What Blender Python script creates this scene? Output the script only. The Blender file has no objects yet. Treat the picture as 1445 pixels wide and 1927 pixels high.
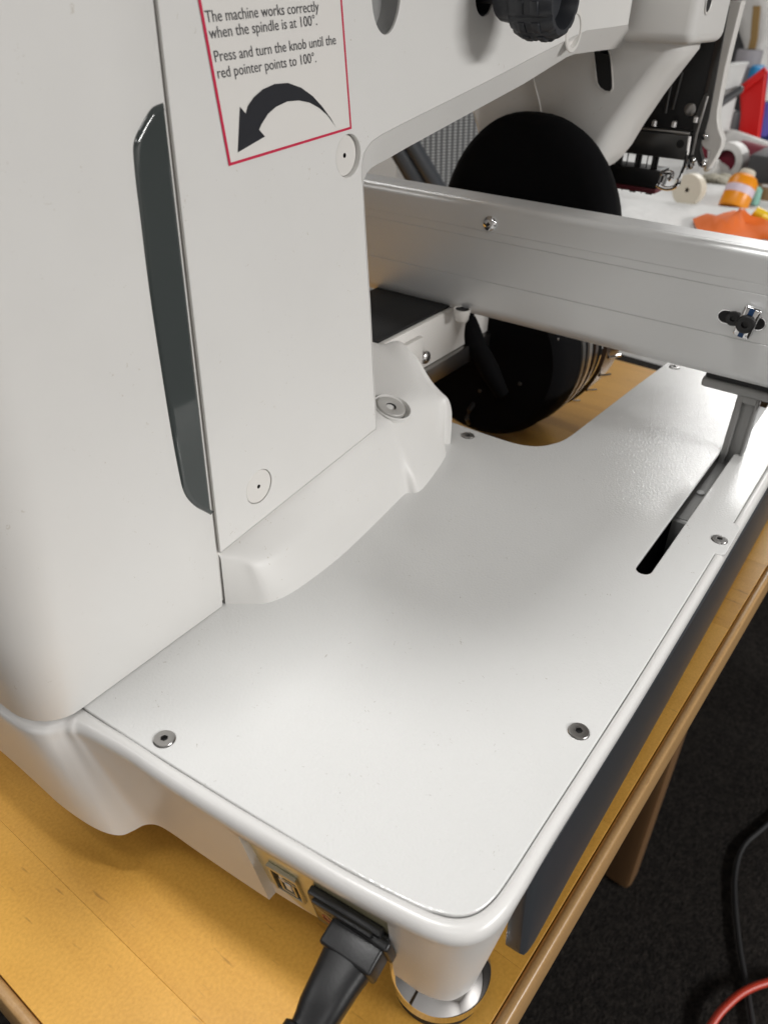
import bpy, bmesh, math, random
from mathutils import Vector, Matrix
from mathutils.geometry import tessellate_polygon

sc = bpy.context.scene
COL = sc.collection
R = math.radians
random.seed(7)

# ------------------------------------------------------------------ camera
F_PX, CX, CY, W_PX = 1488.364, 722.5, 963.5, 1445.0
CAM = Vector((0.0, 0.0, 0.3672))
RT = Vector((0.57657959, -0.8166569, 0.02504955))
DN = Vector((-0.44126774, -0.3370558, -0.83167071))
FW = Vector((0.68763272, 0.4684708, -0.55470384))
cam_d = bpy.data.cameras.new('camera')
cam = bpy.data.objects.new('camera', cam_d)
COL.objects.link(cam)
m = Matrix((RT, -DN, -FW)).transposed().to_4x4()
m.translation = CAM
cam.matrix_world = m
cam_d.sensor_fit = 'HORIZONTAL'
cam_d.sensor_width = 36.0
cam_d.lens = F_PX / W_PX * 36.0
cam_d.clip_start = 0.01
cam_d.clip_end = 60.0
cam_d.dof.use_dof = True
cam_d.dof.focus_distance = 0.40
cam_d.dof.aperture_fstop = 18.0
sc.camera = cam

# ------------------------------------------------------------------ room light
world = bpy.data.worlds.new('World')
sc.world = world
world.use_nodes = True
bg = world.node_tree.nodes['Background']
bg.inputs[0].default_value = (1.0, 0.975, 0.94, 1)
bg.inputs[1].default_value = 0.12
sc.view_settings.view_transform = 'Standard'
sc.view_settings.look = 'None'
sc.view_settings.exposure = 0.09
sc.view_settings.gamma = 1.0
# ceiling lamps, 2.0 m above the table, with fill added behind the camera
for (lx, ly, sx, sy, p) in ((0.15, 0.36, 0.24, 0.20, 18), (0.9, -5.2, 2.4, 1.2, 600), (-0.50, 0.28, 0.3, 0.6, 4.0), (-1.6, -0.9, 0.6, 1.2, 10), (4.75, 0.35, 1.3, 1.2, 66), (7.3, 0.35, 1.3, 1.2, 105),
                            (-1.3, 1.9, 0.6, 1.2, 12), (1.9, 2.2, 0.6, 1.2, 16)):
    ld = bpy.data.lights.new('ceiling_and_fill_lamp', 'AREA')
    ld.shape = 'RECTANGLE'
    ld.size = sx
    ld.size_y = sy
    ld.energy = p
    ld.color = (1.0, 0.992, 0.975)
    lo = bpy.data.objects.new('ceiling_and_fill_lamp', ld)
    lo.location = (lx, ly, 2.0)
    COL.objects.link(lo)


# ------------------------------------------------------------------ helpers
def at(u, v, axis, val):
    """the point on the plane axis = val that the photograph shows at pixel u, v"""
    r = RT * ((u - CX) / F_PX) + DN * ((v - CY) / F_PX) + FW
    t = (val - CAM[axis]) / r[axis]
    return CAM + r * t


def mat(name, color, rough=0.5, metal=0.0, bump=None, spec=0.5, coat=0.0, mott=None):
    mt = bpy.data.materials.new(name)
    mt.use_nodes = True
    nt = mt.node_tree
    b = nt.nodes['Principled BSDF']
    b.inputs['Base Color'].default_value = (*color, 1)
    b.inputs['Roughness'].default_value = rough
    b.inputs['Metallic'].default_value = metal
    b.inputs['Specular IOR Level'].default_value = spec
    b.inputs['Coat Weight'].default_value = coat
    tc = nt.nodes.new('ShaderNodeTexCoord')
    if bump:
        sc_, strength, dist = bump
        n = nt.nodes.new('ShaderNodeTexNoise')
        n.inputs['Scale'].default_value = sc_
        n.inputs['Detail'].default_value = 2.0
        bp = nt.nodes.new('ShaderNodeBump')
        bp.inputs['Strength'].default_value = strength
        bp.inputs['Distance'].default_value = dist
        nt.links.new(tc.outputs['Object'], n.inputs['Vector'])
        nt.links.new(n.outputs['Fac'], bp.inputs['Height'])
        nt.links.new(bp.outputs['Normal'], b.inputs['Normal'])
    if mott:
        sc_, amt = mott
        n = nt.nodes.new('ShaderNodeTexNoise')
        n.inputs['Scale'].default_value = sc_
        n.inputs['Detail'].default_value = 5.0
        mx = nt.nodes.new('ShaderNodeMix')
        mx.data_type = 'RGBA'
        mx.inputs[6].default_value = (*[c * (1 - amt) for c in color], 1)
        mx.inputs[7].default_value = (*[min(1, c * (1 + amt)) for c in color], 1)
        nt.links.new(tc.outputs['Object'], n.inputs['Vector'])
        nt.links.new(n.outputs['Fac'], mx.inputs[0])
        nt.links.new(mx.outputs[2], b.inputs['Base Color'])
    return mt


def add_specks(mt, color, dark, scale, thr):
    """lint, dust and small fibres lying on a painted surface"""
    nt = mt.node_tree
    b = nt.nodes['Principled BSDF']
    tc = nt.nodes.new('ShaderNodeTexCoord')
    mp = nt.nodes.new('ShaderNodeMapping')
    mp.inputs['Scale'].default_value = (1, 1, 1)
    n = nt.nodes.new('ShaderNodeTexNoise')
    n.inputs['Scale'].default_value = scale
    n.inputs['Detail'].default_value = 1.5
    n.inputs['Distortion'].default_value = 1.6
    rmp = nt.nodes.new('ShaderNodeValToRGB')
    rmp.color_ramp.elements[0].position = thr
    rmp.color_ramp.elements[1].position = thr + 0.03
    v = nt.nodes.new('ShaderNodeTexNoise')
    v.inputs['Scale'].default_value = scale * 0.13
    r2 = nt.nodes.new('ShaderNodeValToRGB')
    r2.color_ramp.elements[0].position = 0.52
    r2.color_ramp.elements[1].position = 0.6
    mul = nt.nodes.new('ShaderNodeMath')
    mul.operation = 'MULTIPLY'
    mx = nt.nodes.new('ShaderNodeMix')
    mx.data_type = 'RGBA'
    mx.inputs[6].default_value = (*color, 1)
    mx.inputs[7].default_value = (*dark, 1)
    for a, c in ((tc.outputs['Object'], mp.inputs['Vector']), (mp.outputs['Vector'], n.inputs['Vector']),
                 (mp.outputs['Vector'], v.inputs['Vector']), (n.outputs['Fac'], rmp.inputs[0]),
                 (v.outputs['Fac'], r2.inputs[0]), (rmp.outputs[0], mul.inputs[0]), (r2.outputs[0], mul.inputs[1]),
                 (mul.outputs[0], mx.inputs[0]), (mx.outputs[2], b.inputs['Base Color'])):
        nt.links.new(a, c)
    # faint handling marks: slow drifts of tone and gloss
    g1 = nt.nodes.new('ShaderNodeTexNoise')
    g1.inputs['Scale'].default_value = 14
    g1.inputs['Detail'].default_value = 6
    g1.inputs['Roughness'].default_value = 0.65
    g2 = nt.nodes.new('ShaderNodeMix')
    g2.data_type = 'RGBA'
    g2.inputs[6].default_value = (*[c * 0.955 for c in color], 1)
    g2.inputs[7].default_value = (*[min(1, c * 1.03) for c in color], 1)
    mr = nt.nodes.new('ShaderNodeMapRange')
    ro = b.inputs['Roughness'].default_value
    mr.inputs['From Min'].default_value = 0.3
    mr.inputs['From Max'].default_value = 0.7
    mr.inputs['To Min'].default_value = ro * 0.85
    mr.inputs['To Max'].default_value = ro * 1.2
    nt.links.new(tc.outputs['Object'], g1.inputs['Vector'])
    nt.links.new(g1.outputs['Fac'], g2.inputs[0])
    nt.links.new(g2.outputs[2], mx.inputs[6])
    nt.links.new(g1.outputs['Fac'], mr.inputs['Value'])
    nt.links.new(mr.outputs[0], b.inputs['Roughness'])


M = {}
WHITE = (0.695, 0.685, 0.665)
M['white'] = mat('white_plastic', WHITE, 0.42, bump=(2600, 0.10, 0.0002))
add_specks(M['white'], WHITE, (0.55, 0.52, 0.47), 420, 0.715)
M['white_clean'] = mat('white_plastic_clean', (0.70, 0.68, 0.65), 0.38)
DECK = (0.715, 0.715, 0.705)
M['deck'] = mat('powder_coated_steel', DECK, 0.12, bump=(700, 0.62, 0.00028))
add_specks(M['deck'], DECK, (0.52, 0.50, 0.47), 400, 0.715)
M['rim'] = mat('white_gloss_paint', (0.70, 0.69, 0.675), 0.28, bump=(1300, 0.12, 0.0003))
M['alu'] = mat('anodised_aluminium', (0.76, 0.765, 0.765), 0.40, 0.48, bump=(1500, 0.30, 0.0002))
M['cast'] = mat('cast_grey_paint', (0.33, 0.33, 0.325), 0.45, 0.35, bump=(1500, 0.15, 0.0002))
M['dark'] = mat('dark_grey_plastic', (0.040, 0.044, 0.050), 0.34, bump=(1800, 0.1, 0.0002))
M['trim'] = mat('glossy_charcoal_plastic', (0.052, 0.060, 0.059), 0.07, coat=0.4)
M['black'] = mat('black_plastic', (0.010, 0.010, 0.011), 0.38, bump=(900, 0.12, 0.0003))
M['rubber'] = mat('black_rubber', (0.012, 0.012, 0.013), 0.6)
M['knob'] = mat('charcoal_knob', (0.022, 0.024, 0.029), 0.42)
M['felt'] = mat('black_cloth', (0.0022, 0.0022, 0.0028), 0.9, spec=0.15, bump=(900, 0.3, 0.0005))
M['belt'] = mat('black_belt', (0.008, 0.008, 0.0085), 0.62, spec=0.3)
M['chrome'] = mat('chrome', (0.86, 0.86, 0.87), 0.06, 1.0)
M['steel'] = mat('steel', (0.42, 0.41, 0.40), 0.30, 1.0, bump=(1500, 0.15, 0.0001))
M['darksteel'] = mat('blued_steel', (0.10, 0.10, 0.10), 0.30, 0.85)
M['void'] = mat('dark_hole', (0.006, 0.006, 0.007), 0.7)
M['zinc'] = mat('yellow_zinc_plate', (0.62, 0.57, 0.36), 0.33, 0.55, mott=(60, 0.12))
M['tin'] = mat('tinned_steel', (0.55, 0.53, 0.45), 0.28, 0.9)
M['insert'] = mat('pale_grey_insert', (0.44, 0.43, 0.41), 0.42)
M['paper'] = mat('label_paper', (0.72, 0.70, 0.67), 0.5)
M['red_ink'] = mat('red_ink', (0.55, 0.012, 0.06), 0.5)
M['black_ink'] = mat('black_ink', (0.010, 0.011, 0.016), 0.5)
M['grey_ink'] = mat('dark_grey_ink', (0.05, 0.05, 0.055), 0.5)
M['blue'] = mat('blue_paint', (0.005, 0.05, 0.16), 0.4)
M['brown_tint'] = mat('dark_plastic_brown_tint', (0.035, 0.020, 0.013), 0.18)  # wood reflected in the drum is put into this brown
M['panel_edge'] = mat('dark_brown_steel', (0.10, 0.085, 0.080), 0.35, 0.5)


def wood(name, c1, c2, rough, scale=(1.0, 1.0, 1.0), coat=0.25, dark=(0.16, 0.06, 0.012)):
    mt = bpy.data.materials.new(name)
    mt.use_nodes = True
    nt = mt.node_tree
    b = nt.nodes['Principled BSDF']
    b.inputs['Roughness'].default_value = rough
    b.inputs['Coat Weight'].default_value = coat
    b.inputs['Coat Roughness'].default_value = 0.22
    tc = nt.nodes.new('ShaderNodeTexCoord')
    mp = nt.nodes.new('ShaderNodeMapping')
    mp.inputs['Scale'].default_value = scale
    oi = nt.nodes.new('ShaderNodeObjectInfo')
    addv = nt.nodes.new('ShaderNodeVectorMath')
    addv.operation = 'ADD'
    mulv = nt.nodes.new('ShaderNodeVectorMath')
    mulv.operation = 'SCALE'
    mulv.inputs[0].default_value = (7.3, 3.1, 5.7)
    nt.links.new(oi.outputs['Random'], mulv.inputs['Scale'])
    nt.links.new(tc.outputs['Object'], mp.inputs['Vector'])
    nt.links.new(mp.outputs['Vector'], addv.inputs[0])
    nt.links.new(mulv.outputs[0], addv.inputs[1])
    big = nt.nodes.new('ShaderNodeTexNoise')
    big.inputs['Scale'].default_value = 9
    big.inputs['Detail'].default_value = 4
    big.inputs['Distortion'].default_value = 0.7
    fine = nt.nodes.new('ShaderNodeTexNoise')
    fine.inputs['Scale'].default_value = 620
    fine.inputs['Detail'].default_value = 4
    pore = nt.nodes.new('ShaderNodeTexNoise')
    pore.inputs['Scale'].default_value = 42
    pore.inputs['Detail'].default_value = 2
    rp = nt.nodes.new('ShaderNodeValToRGB')
    rp.color_ramp.elements[0].position = 0.67
    rp.color_ramp.elements[1].position = 0.74
    ma = nt.nodes.new('ShaderNodeMath')
    ma.operation = 'MULTIPLY_ADD'
    ma.inputs[1].default_value = 0.75
    nt.links.new(fine.outputs['Fac'], ma.inputs[0])
    mb = nt.nodes.new('ShaderNodeMath')
    mb.operation = 'MULTIPLY'
    mb.inputs[1].default_value = 0.55
    nt.links.new(big.outputs['Fac'], mb.inputs[0])
    nt.links.new(mb.outputs[0], ma.inputs[2])
    mx = nt.nodes.new('ShaderNodeMix')
    mx.data_type = 'RGBA'
    mx.inputs[6].default_value = (*c1, 1)
    mx.inputs[7].default_value = (*c2, 1)
    mx2 = nt.nodes.new('ShaderNodeMix')
    mx2.data_type = 'RGBA'
    mx2.inputs[7].default_value = (*dark, 1)
    half = nt.nodes.new('ShaderNodeMath')
    half.operation = 'MULTIPLY'
    half.inputs[1].default_value = 0.40
    for n in (big, pore):
        nt.links.new(addv.outputs[0], n.inputs['Vector'])
    nt.links.new(tc.outputs['Object'], fine.inputs['Vector'])
    tone = nt.nodes.new('ShaderNodeMath')
    tone.operation = 'MULTIPLY_ADD'
    tone.inputs[1].default_value = 0.30
    tone.inputs[2].default_value = -0.22
    tsum = nt.nodes.new('ShaderNodeMath')
    tsum.operation = 'ADD'
    nt.links.new(oi.outputs['Random'], tone.inputs[0])
    nt.links.new(mb.outputs[0], tsum.inputs[0])
    nt.links.new(tone.outputs[0], tsum.inputs[1])
    nt.links.new(tsum.outputs[0], ma.inputs[2])
    nt.links.new(pore.outputs['Fac'], rp.inputs[0])
    nt.links.new(ma.outputs[0], mx.inputs[0])
    nt.links.new(mx.outputs[2], mx2.inputs[6])
    nt.links.new(rp.outputs[0], half.inputs[0])
    nt.links.new(half.outputs[0], mx2.inputs[0])
    nt.links.new(mx2.outputs[2], b.inputs['Base Color'])
    bp = nt.nodes.new('ShaderNodeBump')
    bp.inputs['Strength'].default_value = 0.12
    bp.inputs['Distance'].default_value = 0.0004
    nt.links.new(fine.outputs['Fac'], bp.inputs['Height'])
    nt.links.new(bp.outputs['Normal'], b.inputs['Normal'])
    return mt


M['wood'] = wood('honey_maple', (0.50, 0.225, 0.028), (0.84, 0.470, 0.095), 0.34, (7.0, 1.0, 4.0), 0.10)
M['band'] = wood('maple_edging', (0.36, 0.20, 0.075), (0.58, 0.36, 0.16), 0.32, (1.0, 9.0, 9.0))
M['leg'] = wood('maple_leg', (0.13, 0.068, 0.028), (0.19, 0.105, 0.048), 0.45, (8.0, 8.0, 1.0))


def thing(name, label, cat, loc=(0, 0, 0), group=None):
    o = bpy.data.objects.new(name, None)
    o.empty_display_size = 0.02
    COL.objects.link(o)
    o.location = loc
    o['label'] = label
    o['category'] = cat
    if group:
        o['group'] = group
    return o


def tag(o, label, cat, group=None):
    o['label'] = label
    o['category'] = cat
    if group:
        o['group'] = group
    return o


def finish(name, me, mats, parent=None, angle=35):
    for mt in (mats if isinstance(mats, (list, tuple)) else [mats]):
        me.materials.append(mt)
    if angle is not None:
        me.shade_smooth()
        me.set_sharp_from_angle(angle=R(angle))
    o = bpy.data.objects.new(name, me)
    COL.objects.link(o)
    if parent is not None:
        o.parent = parent
        if parent.type == 'EMPTY':          # geometry is written in world coordinates
            o.location = -Vector(parent.location)
    return o


def from_bm(name, bm, mats, parent=None, angle=35, fix=True):
    if fix:
        bmesh.ops.recalc_face_normals(bm, faces=bm.faces)
    me = bpy.data.meshes.new(name)
    bm.to_mesh(me)
    bm.free()
    return finish(name, me, mats, parent, angle)


def add_box(bm, lo, hi, bev=0.0, seg=2, mtx=None, mi=0):
    t = bmesh.new()
    bmesh.ops.create_cube(t, size=1.0)
    c = [(a + b) / 2 for a, b in zip(lo, hi)]
    s = [abs(b - a) for a, b in zip(lo, hi)]
    for v in t.verts:
        v.co = Vector((v.co.x * s[0] + c[0], v.co.y * s[1] + c[1], v.co.z * s[2] + c[2]))
    if bev:
        bmesh.ops.bevel(t, geom=t.edges[:], offset=bev, segments=seg, affect='EDGES', profile=0.5)
    merge(bm, t, mtx, mi)


def merge(bm, t, mtx=None, mi=0):
    if mtx is not None:
        bmesh.ops.transform(t, matrix=mtx, verts=t.verts)
    for f in t.faces:
        if mi:
            f.material_index = mi
    me = bpy.data.meshes.new('tmp')
    t.to_mesh(me)
    t.free()
    bm.from_mesh(me)
    bpy.data.meshes.remove(me)


def box(name, lo, hi, mt, parent=None, bev=0.001, seg=2, mtx=None):
    bm = bmesh.new()
    add_box(bm, lo, hi, bev, seg, mtx)
    return from_bm(name, bm, mt, parent)


def frame_of(axis):
    z = Vector(axis).normalized()
    x = Vector((0, 0, 1)).cross(z) if abs(z.z) < 0.9 else Vector((1, 0, 0)).cross(z).cross(z) * -1
    if x.length < 1e-6:
        x = Vector((1, 0, 0))
    x.normalize()
    y = z.cross(x)
    return Matrix((x, y, z)).transposed()


def add_lathe(bm, prof, origin, axis=(0, 0, 1), n=32, mi=0, rad=None, mis=None):
    """prof: list of (radius, height) along axis"""
    fr = frame_of(axis)
    o = Vector(origin)
    rings = []
    for k, (r, h) in enumerate(prof):
        ring = []
        if r < 1e-7:
            ring = [bm.verts.new(o + fr @ Vector((0, 0, h)))]
        else:
            for i in range(n):
                a = 2 * math.pi * i / n
                rr = rad(k, a, r) if rad else r
                ring.append(bm.verts.new(o + fr @ Vector((rr * math.cos(a), rr * math.sin(a), h))))
        rings.append(ring)
    for k in range(len(rings) - 1):
        a, b = rings[k], rings[k + 1]
        for i in range(n):
            j = (i + 1) % n
            if len(a) == 1 and len(b) == 1:
                continue
            if len(a) == 1:
                f = bm.faces.new((a[0], b[i], b[j]))
            elif len(b) == 1:
                f = bm.faces.new((a[i], a[j], b[0]))
            else:
                f = bm.faces.new((a[i], a[j], b[j], b[i]))
            f.material_index = mis[k] if mis else mi
    return rings


def lathe(name, prof, origin, mt, parent=None, axis=(0, 0, 1), n=32, angle=35, rad=None, mis=None):
    bm = bmesh.new()
    add_lathe(bm, prof, origin, axis, n, rad=rad, mis=mis)
    return from_bm(name, bm, mt, parent, angle)


def add_loft(bm, rows, closed=False, mi=0, cap=False):
    vs = [[bm.verts.new(Vector(p)) for p in r] for r in rows]
    n = len(rows[0])
    for i in range(len(vs) - 1):
        for j in range(n if closed else n - 1):
            k = (j + 1) % n
            q = [vs[i][j], vs[i][k], vs[i + 1][k], vs[i + 1][j]]
            try:
                f = bm.faces.new(q)
                f.material_index = mi
            except ValueError:
                pass
    if cap:
        for r in (vs[0], vs[-1]):
            try:
                f = bm.faces.new(r)
                f.material_index = mi
            except ValueError:
                pass
    return vs


def add_tube(bm, pts, rad, n=10, mi=0, cap=True):
    pts = [Vector(p) for p in pts]
    rr = rad if isinstance(rad, (list, tuple)) else [rad] * len(pts)
    rows = []
    up = Vector((0.13, 0.21, 0.97))
    for i, p in enumerate(pts):
        d = (pts[min(i + 1, len(pts) - 1)] - pts[max(i - 1, 0)]).normalized()
        s = d.cross(up)
        if s.length < 1e-4:
            s = d.cross(Vector((1, 0, 0)))
        s.normalize()
        t = s.cross(d)
        rows.append([p + (s * math.cos(2 * math.pi * k / n) + t * math.sin(2 * math.pi * k / n)) * rr[i] for k in range(n)])
    add_loft(bm, rows, True, mi, cap)


def catmull(pts, k):
    pts = [Vector(p) for p in pts]
    out = []
    for i in range(len(pts) - 1):
        p0 = pts[max(i - 1, 0)]
        p1, p2 = pts[i], pts[i + 1]
        p3 = pts[min(i + 2, len(pts) - 1)]
        for s in range(k):
            t = s / k
            out.append(0.5 * ((2 * p1) + (p2 - p0) * t + (2 * p0 - 5 * p1 + 4 * p2 - p3) * t * t + (3 * p1 - p0 - 3 * p2 + p3) * t ** 3))
    out.append(pts[-1])
    return out


def circle2(cx, cy, r, n=28):
    return [(cx + r * math.cos(2 * math.pi * i / n), cy + r * math.sin(2 * math.pi * i / n)) for i in range(n)]


def plate_mesh(loops, thick, bev, mtx, res=2):
    """flat plate with holes: loops in 2D, thickness along local z from -thick to 0"""
    cu = bpy.data.curves.new('plate', 'CURVE')
    cu.dimensions = '2D'
    cu.fill_mode = 'BOTH'
    for lp in loops:
        s = cu.splines.new('POLY')
        s.points.add(len(lp) - 1)
        for p, q in zip(s.points, lp):
            p.co = (q[0], q[1], 0, 1)
        s.use_cyclic_u = True
    cu.extrude = max(1e-6, thick / 2 - bev)
    cu.bevel_depth = bev
    cu.bevel_resolution = res
    cu.offset = -bev
    ob = bpy.data.objects.new('plate', cu)
    COL.objects.link(ob)
    bpy.context.view_layer.update()
    dg = bpy.context.evaluated_depsgraph_get()
    me = bpy.data.meshes.new_from_object(ob.evaluated_get(dg))
    bpy.data.objects.remove(ob)
    bpy.data.curves.remove(cu)
    me.materials.clear()
    me.transform(Matrix.Translation((0, 0, -thick / 2)))
    me.transform(mtx)
    bm = bmesh.new()
    bm.from_mesh(me)
    bmesh.ops.remove_doubles(bm, verts=bm.verts, dist=1e-6)
    bmesh.ops.recalc_face_normals(bm, faces=bm.faces)
    bm.to_mesh(me)
    bm.free()
    return me


def plate(name, loops, thick, bev, mtx, mt, parent=None, angle=16, res=2):
    o = finish(name, plate_mesh(loops, thick, bev, mtx, res), mt, parent, angle)
    flatten(o, mtx.to_3x3() @ Vector((0, 0, 1)))
    return o


def flatten(o, axis):
    """keep the broad faces of a plate truly flat under smooth shading"""
    for p in o.data.polygons:
        if abs(p.normal.dot(axis)) > 0.9999:
            p.use_smooth = False


# local plate frames: XY plane at height z (top face at z) / the XZ plane facing -Y (outer face at y)
def flat(z):
    return Matrix.Translation((0, 0, z))


def side(y):
    mm = Matrix(((1, 0, 0), (0, 0, -1), (0, 1, 0))).to_4x4()
    mm.translation = (0, y, 0)
    return mm


def xz(u, v, y):
    p = at(u, v, 1, y)
    return (p.x, p.z)


# ================================================================== SETTING
ZF = -0.73
floor_m = mat('dark_carpet', (0.016, 0.014, 0.014), 0.95, spec=0.1, bump=(260, 0.8, 0.004))
nt = floor_m.node_tree
tc = nt.nodes.new('ShaderNodeTexCoord')
n1 = nt.nodes.new('ShaderNodeTexNoise')
n1.inputs['Scale'].default_value = 150
n1.inputs['Detail'].default_value = 6
n1.inputs['Roughness'].default_value = 0.75
r1 = nt.nodes.new('ShaderNodeValToRGB')
r1.color_ramp.elements[0].position = 0.42
r1.color_ramp.elements[0].color = (0.009, 0.008, 0.0075, 1)
r1.color_ramp.elements[1].position = 0.75
r1.color_ramp.elements[1].color = (0.036, 0.031, 0.027, 1)
nt.links.new(tc.outputs['Object'], n1.inputs['Vector'])
nt.links.new(n1.outputs['Fac'], r1.inputs[0])
nt.links.new(r1.outputs[0], nt.nodes['Principled BSDF'].inputs['Base Color'])
bm = bmesh.new()
add_box(bm, (-3, -8, ZF - 0.02), (9, 6, ZF))
fl = from_bm('floor', bm, floor_m, None, None)
fl['kind'] = 'structure'

bm = bmesh.new()
add_box(bm, (-3, -8, 2.06), (9, 6, 2.10))
o = from_bm('ceiling', bm, mat('ceiling_paint', (0.62, 0.60, 0.57), 0.9), None, None)
o['kind'] = 'structure'
for lo, hi in (((-3.05, -8, ZF), (-3, 6, 2.06)), ((9, -8, ZF), (9.05, 6, 2.06)), ((-3, -8.05, ZF), (9, -8, 2.06)), ((-3, 6, ZF), (9, 6.05, 2.06))):
    bm = bmesh.new()
    add_box(bm, lo, hi)
    o = from_bm('wall', bm, M.setdefault('wall', mat('wall_paint', (0.52, 0.50, 0.48), 0.9)), None, None)
    o['kind'] = 'structure'

# ------------------------------------------------------------------ worktable
TA = R(-2.3)
tab = thing('worktable', 'honey coloured wooden worktable under the white embroidery machine', 'table', (0.0392, 0.0462, ZF))
tm = Matrix.Translation((0.0392, 0.0462, 0)) @ Matrix.Rotation(TA, 4, 'Z')
TL, TW = 0.845, 0.95
edges = [0.0055, 0.0475, 0.150, 0.245, 0.338, 0.442, 0.535, 0.640, 0.742, TL]
for a, b in zip(edges[:-1], edges[1:]):
    bm = bmesh.new()
    add_box(bm, (a + 0.00003, 0.006, -0.026), (b - 0.00003, TW, 0.0), 0.00012, 1, tm)
    from_bm('board', bm, M['wood'], tab)
for k, (lo, hi) in enumerate((((0.0, 0.0, -0.030), (0.0053, TW, -0.0003)), ((0.0056, 0.0, -0.030), (TL, 0.0057, -0.0003)))):
    bm = bmesh.new()
    add_box(bm, lo, hi, 0.0022, 3, tm)
    from_bm('edging_strip', bm, M['band'], tab)
for (x, y) in ((0.735, 0.066), (0.09, 0.07), (0.74, 0.88), (0.09, 0.88)):
    box('table_leg', (x - 0.020, y - 0.020, ZF + 0.001), (x + 0.020, y + 0.020, -0.031), M['leg'], tab, 0.008, 2, tm)

# ------------------------------------------------------------------ cables on the floor
bm = bmesh.new()
pts = [at(u, v, 2, ZF + 0.006) for u, v in ((1500, 1500), (1440, 1555), (1400, 1592), (1384, 1640), (1383, 1700), (1392, 1785), (1404, 1850), (1418, 1935), (1440, 2040))]
add_tube(bm, catmull(pts, 6), 0.0034, 10)
tag(from_bm('power_cable', bm, M['rubber'], None), 'thin black cable snaking over the dark carpet', 'cable')
bm = bmesh.new()
pts = [at(u, v, 2, ZF + z) for u, v, z in ((1290, 2040, 0.006), (1322, 1960, 0.008), (1345, 1920, 0.014), (1368, 1893, 0.018), (1402, 1866, 0.018), (1450, 1848, 0.014), (1540, 1830, 0.007))]
add_tube(bm, catmull(pts, 6), 0.0050, 12)
M['redcord'] = mat('red_orange_cord', (0.42, 0.035, 0.015), 0.4)
tag(from_bm('extension_cord', bm, M['redcord'], None), 'red orange extension cord looping across the carpet at the corner', 'cord')

# ================================================================== EMBROIDERY MACHINE
mac = thing('embroidery_machine', 'large white embroidery machine with flat rear deck, side arm and silver carriage beam', 'embroidery machine', (0.16, 0.073, 0.0))
ZD = 0.0972

# ------------------------------------------------------------------ deck plate
bow = catmull([(0.1262, 0.2424, 0), (0.1266, 0.228, 0), (0.1280, 0.19, 0), (0.1310, 0.136, 0), (0.1340, 0.101, 0), (0.1372, 0.076, 0), (0.1393, 0.0685, 0), (0.1425, 0.0615, 0), (0.1475, 0.0567, 0), (0.1545, 0.0541, 0), (0.165, 0.0531, 0), (0.193, 0.0526, 0), (0.240, 0.0517, 0), (0.30, 0.0508, 0), (0.38, 0.0503, 0), (0.4160, 0.0502, 0)], 5)
outl = [(p.x, p.y) for p in bow]
outl += [(0.4165, 0.0502), (0.4172, 0.0472), (0.4188, 0.0457), (0.4210, 0.0450), (0.4510, 0.0450), (0.4532, 0.0457), (0.4548, 0.0472), (0.4555, 0.0502), (0.72, 0.0502), (0.72, 0.164)]
outl += [(p.x, p.y) for p in catmull([(0.673, 0.1670, 0), (0.62, 0.1708, 0), (0.565, 0.1740, 0), (0.521, 0.1765, 0), (0.494, 0.1785, 0), (0.481, 0.1825, 0), (0.4705, 0.1895, 0), (0.4650, 0.200, 0), (0.4635, 0.212, 0), (0.4635, 0.234, 0), (0.4645, 0.263, 0), (0.4645, 0.30, 0)], 4)]
outl += [(0.1275, 0.30)]
slot = [(0.70, 0.0738), (0.70, 0.0826)]
for i in range(9):
    a = math.pi / 2 + math.pi * i / 8
    slot.append((0.3765 + 0.0050 * math.cos(a), 0.0782 + 0.0044 * math.sin(a)))
screws = [(0.1352, 0.2018), (0.2450, 0.0602), (0.4320, 0.0520), (0.4530, 0.2372), (0.6735, 0.1585)]
deck = plate('deck_plate', [outl, slot] + [circle2(x, y, 0.0047, 24) for x, y in screws], 0.0024, 0.0006, flat(ZD), M['deck'], mac)


def hexr(rr):
    def f(k, a, r):
        if k < 5:
            return r
        th = (a % (math.pi / 3)) - math.pi / 6
        return r / math.cos(th) * 0.9
    return f


def screw_mesh(name, r=0.0046):
    bm = bmesh.new()
    prof = [(r * 0.80, -0.0015), (r * 0.985, -0.0006), (r, 0.0002), (r * 0.94, 0.00055), (r * 0.62, 0.00072), (r * 0.36, 0.00066), (r * 0.34, -0.0012), (0.0, -0.0013)]
    add_lathe(bm, prof, (0, 0, 0), n=24, rad=hexr(r), mis=[0, 0, 0, 0, 0, 0, 1])
    bmesh.ops.recalc_face_normals(bm, faces=bm.faces)
    me = bpy.data.meshes.new(name)
    bm.to_mesh(me)
    bm.free()
    me.materials.append(M['steel'])
    me.materials.append(M['void'])
    me.shade_smooth()
    me.set_sharp_from_angle(angle=R(30))
    return me


scr = screw_mesh('screw')
for x, y in screws:
    o = bpy.data.objects.new('screw', scr)
    COL.objects.link(o)
    o.parent = deck
    o.location = (x, y, ZD)
    o.rotation_euler = (R(random.uniform(-1.5, 1.5)), R(random.uniform(-1.5, 1.5)), random.uniform(0, 6))

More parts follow.
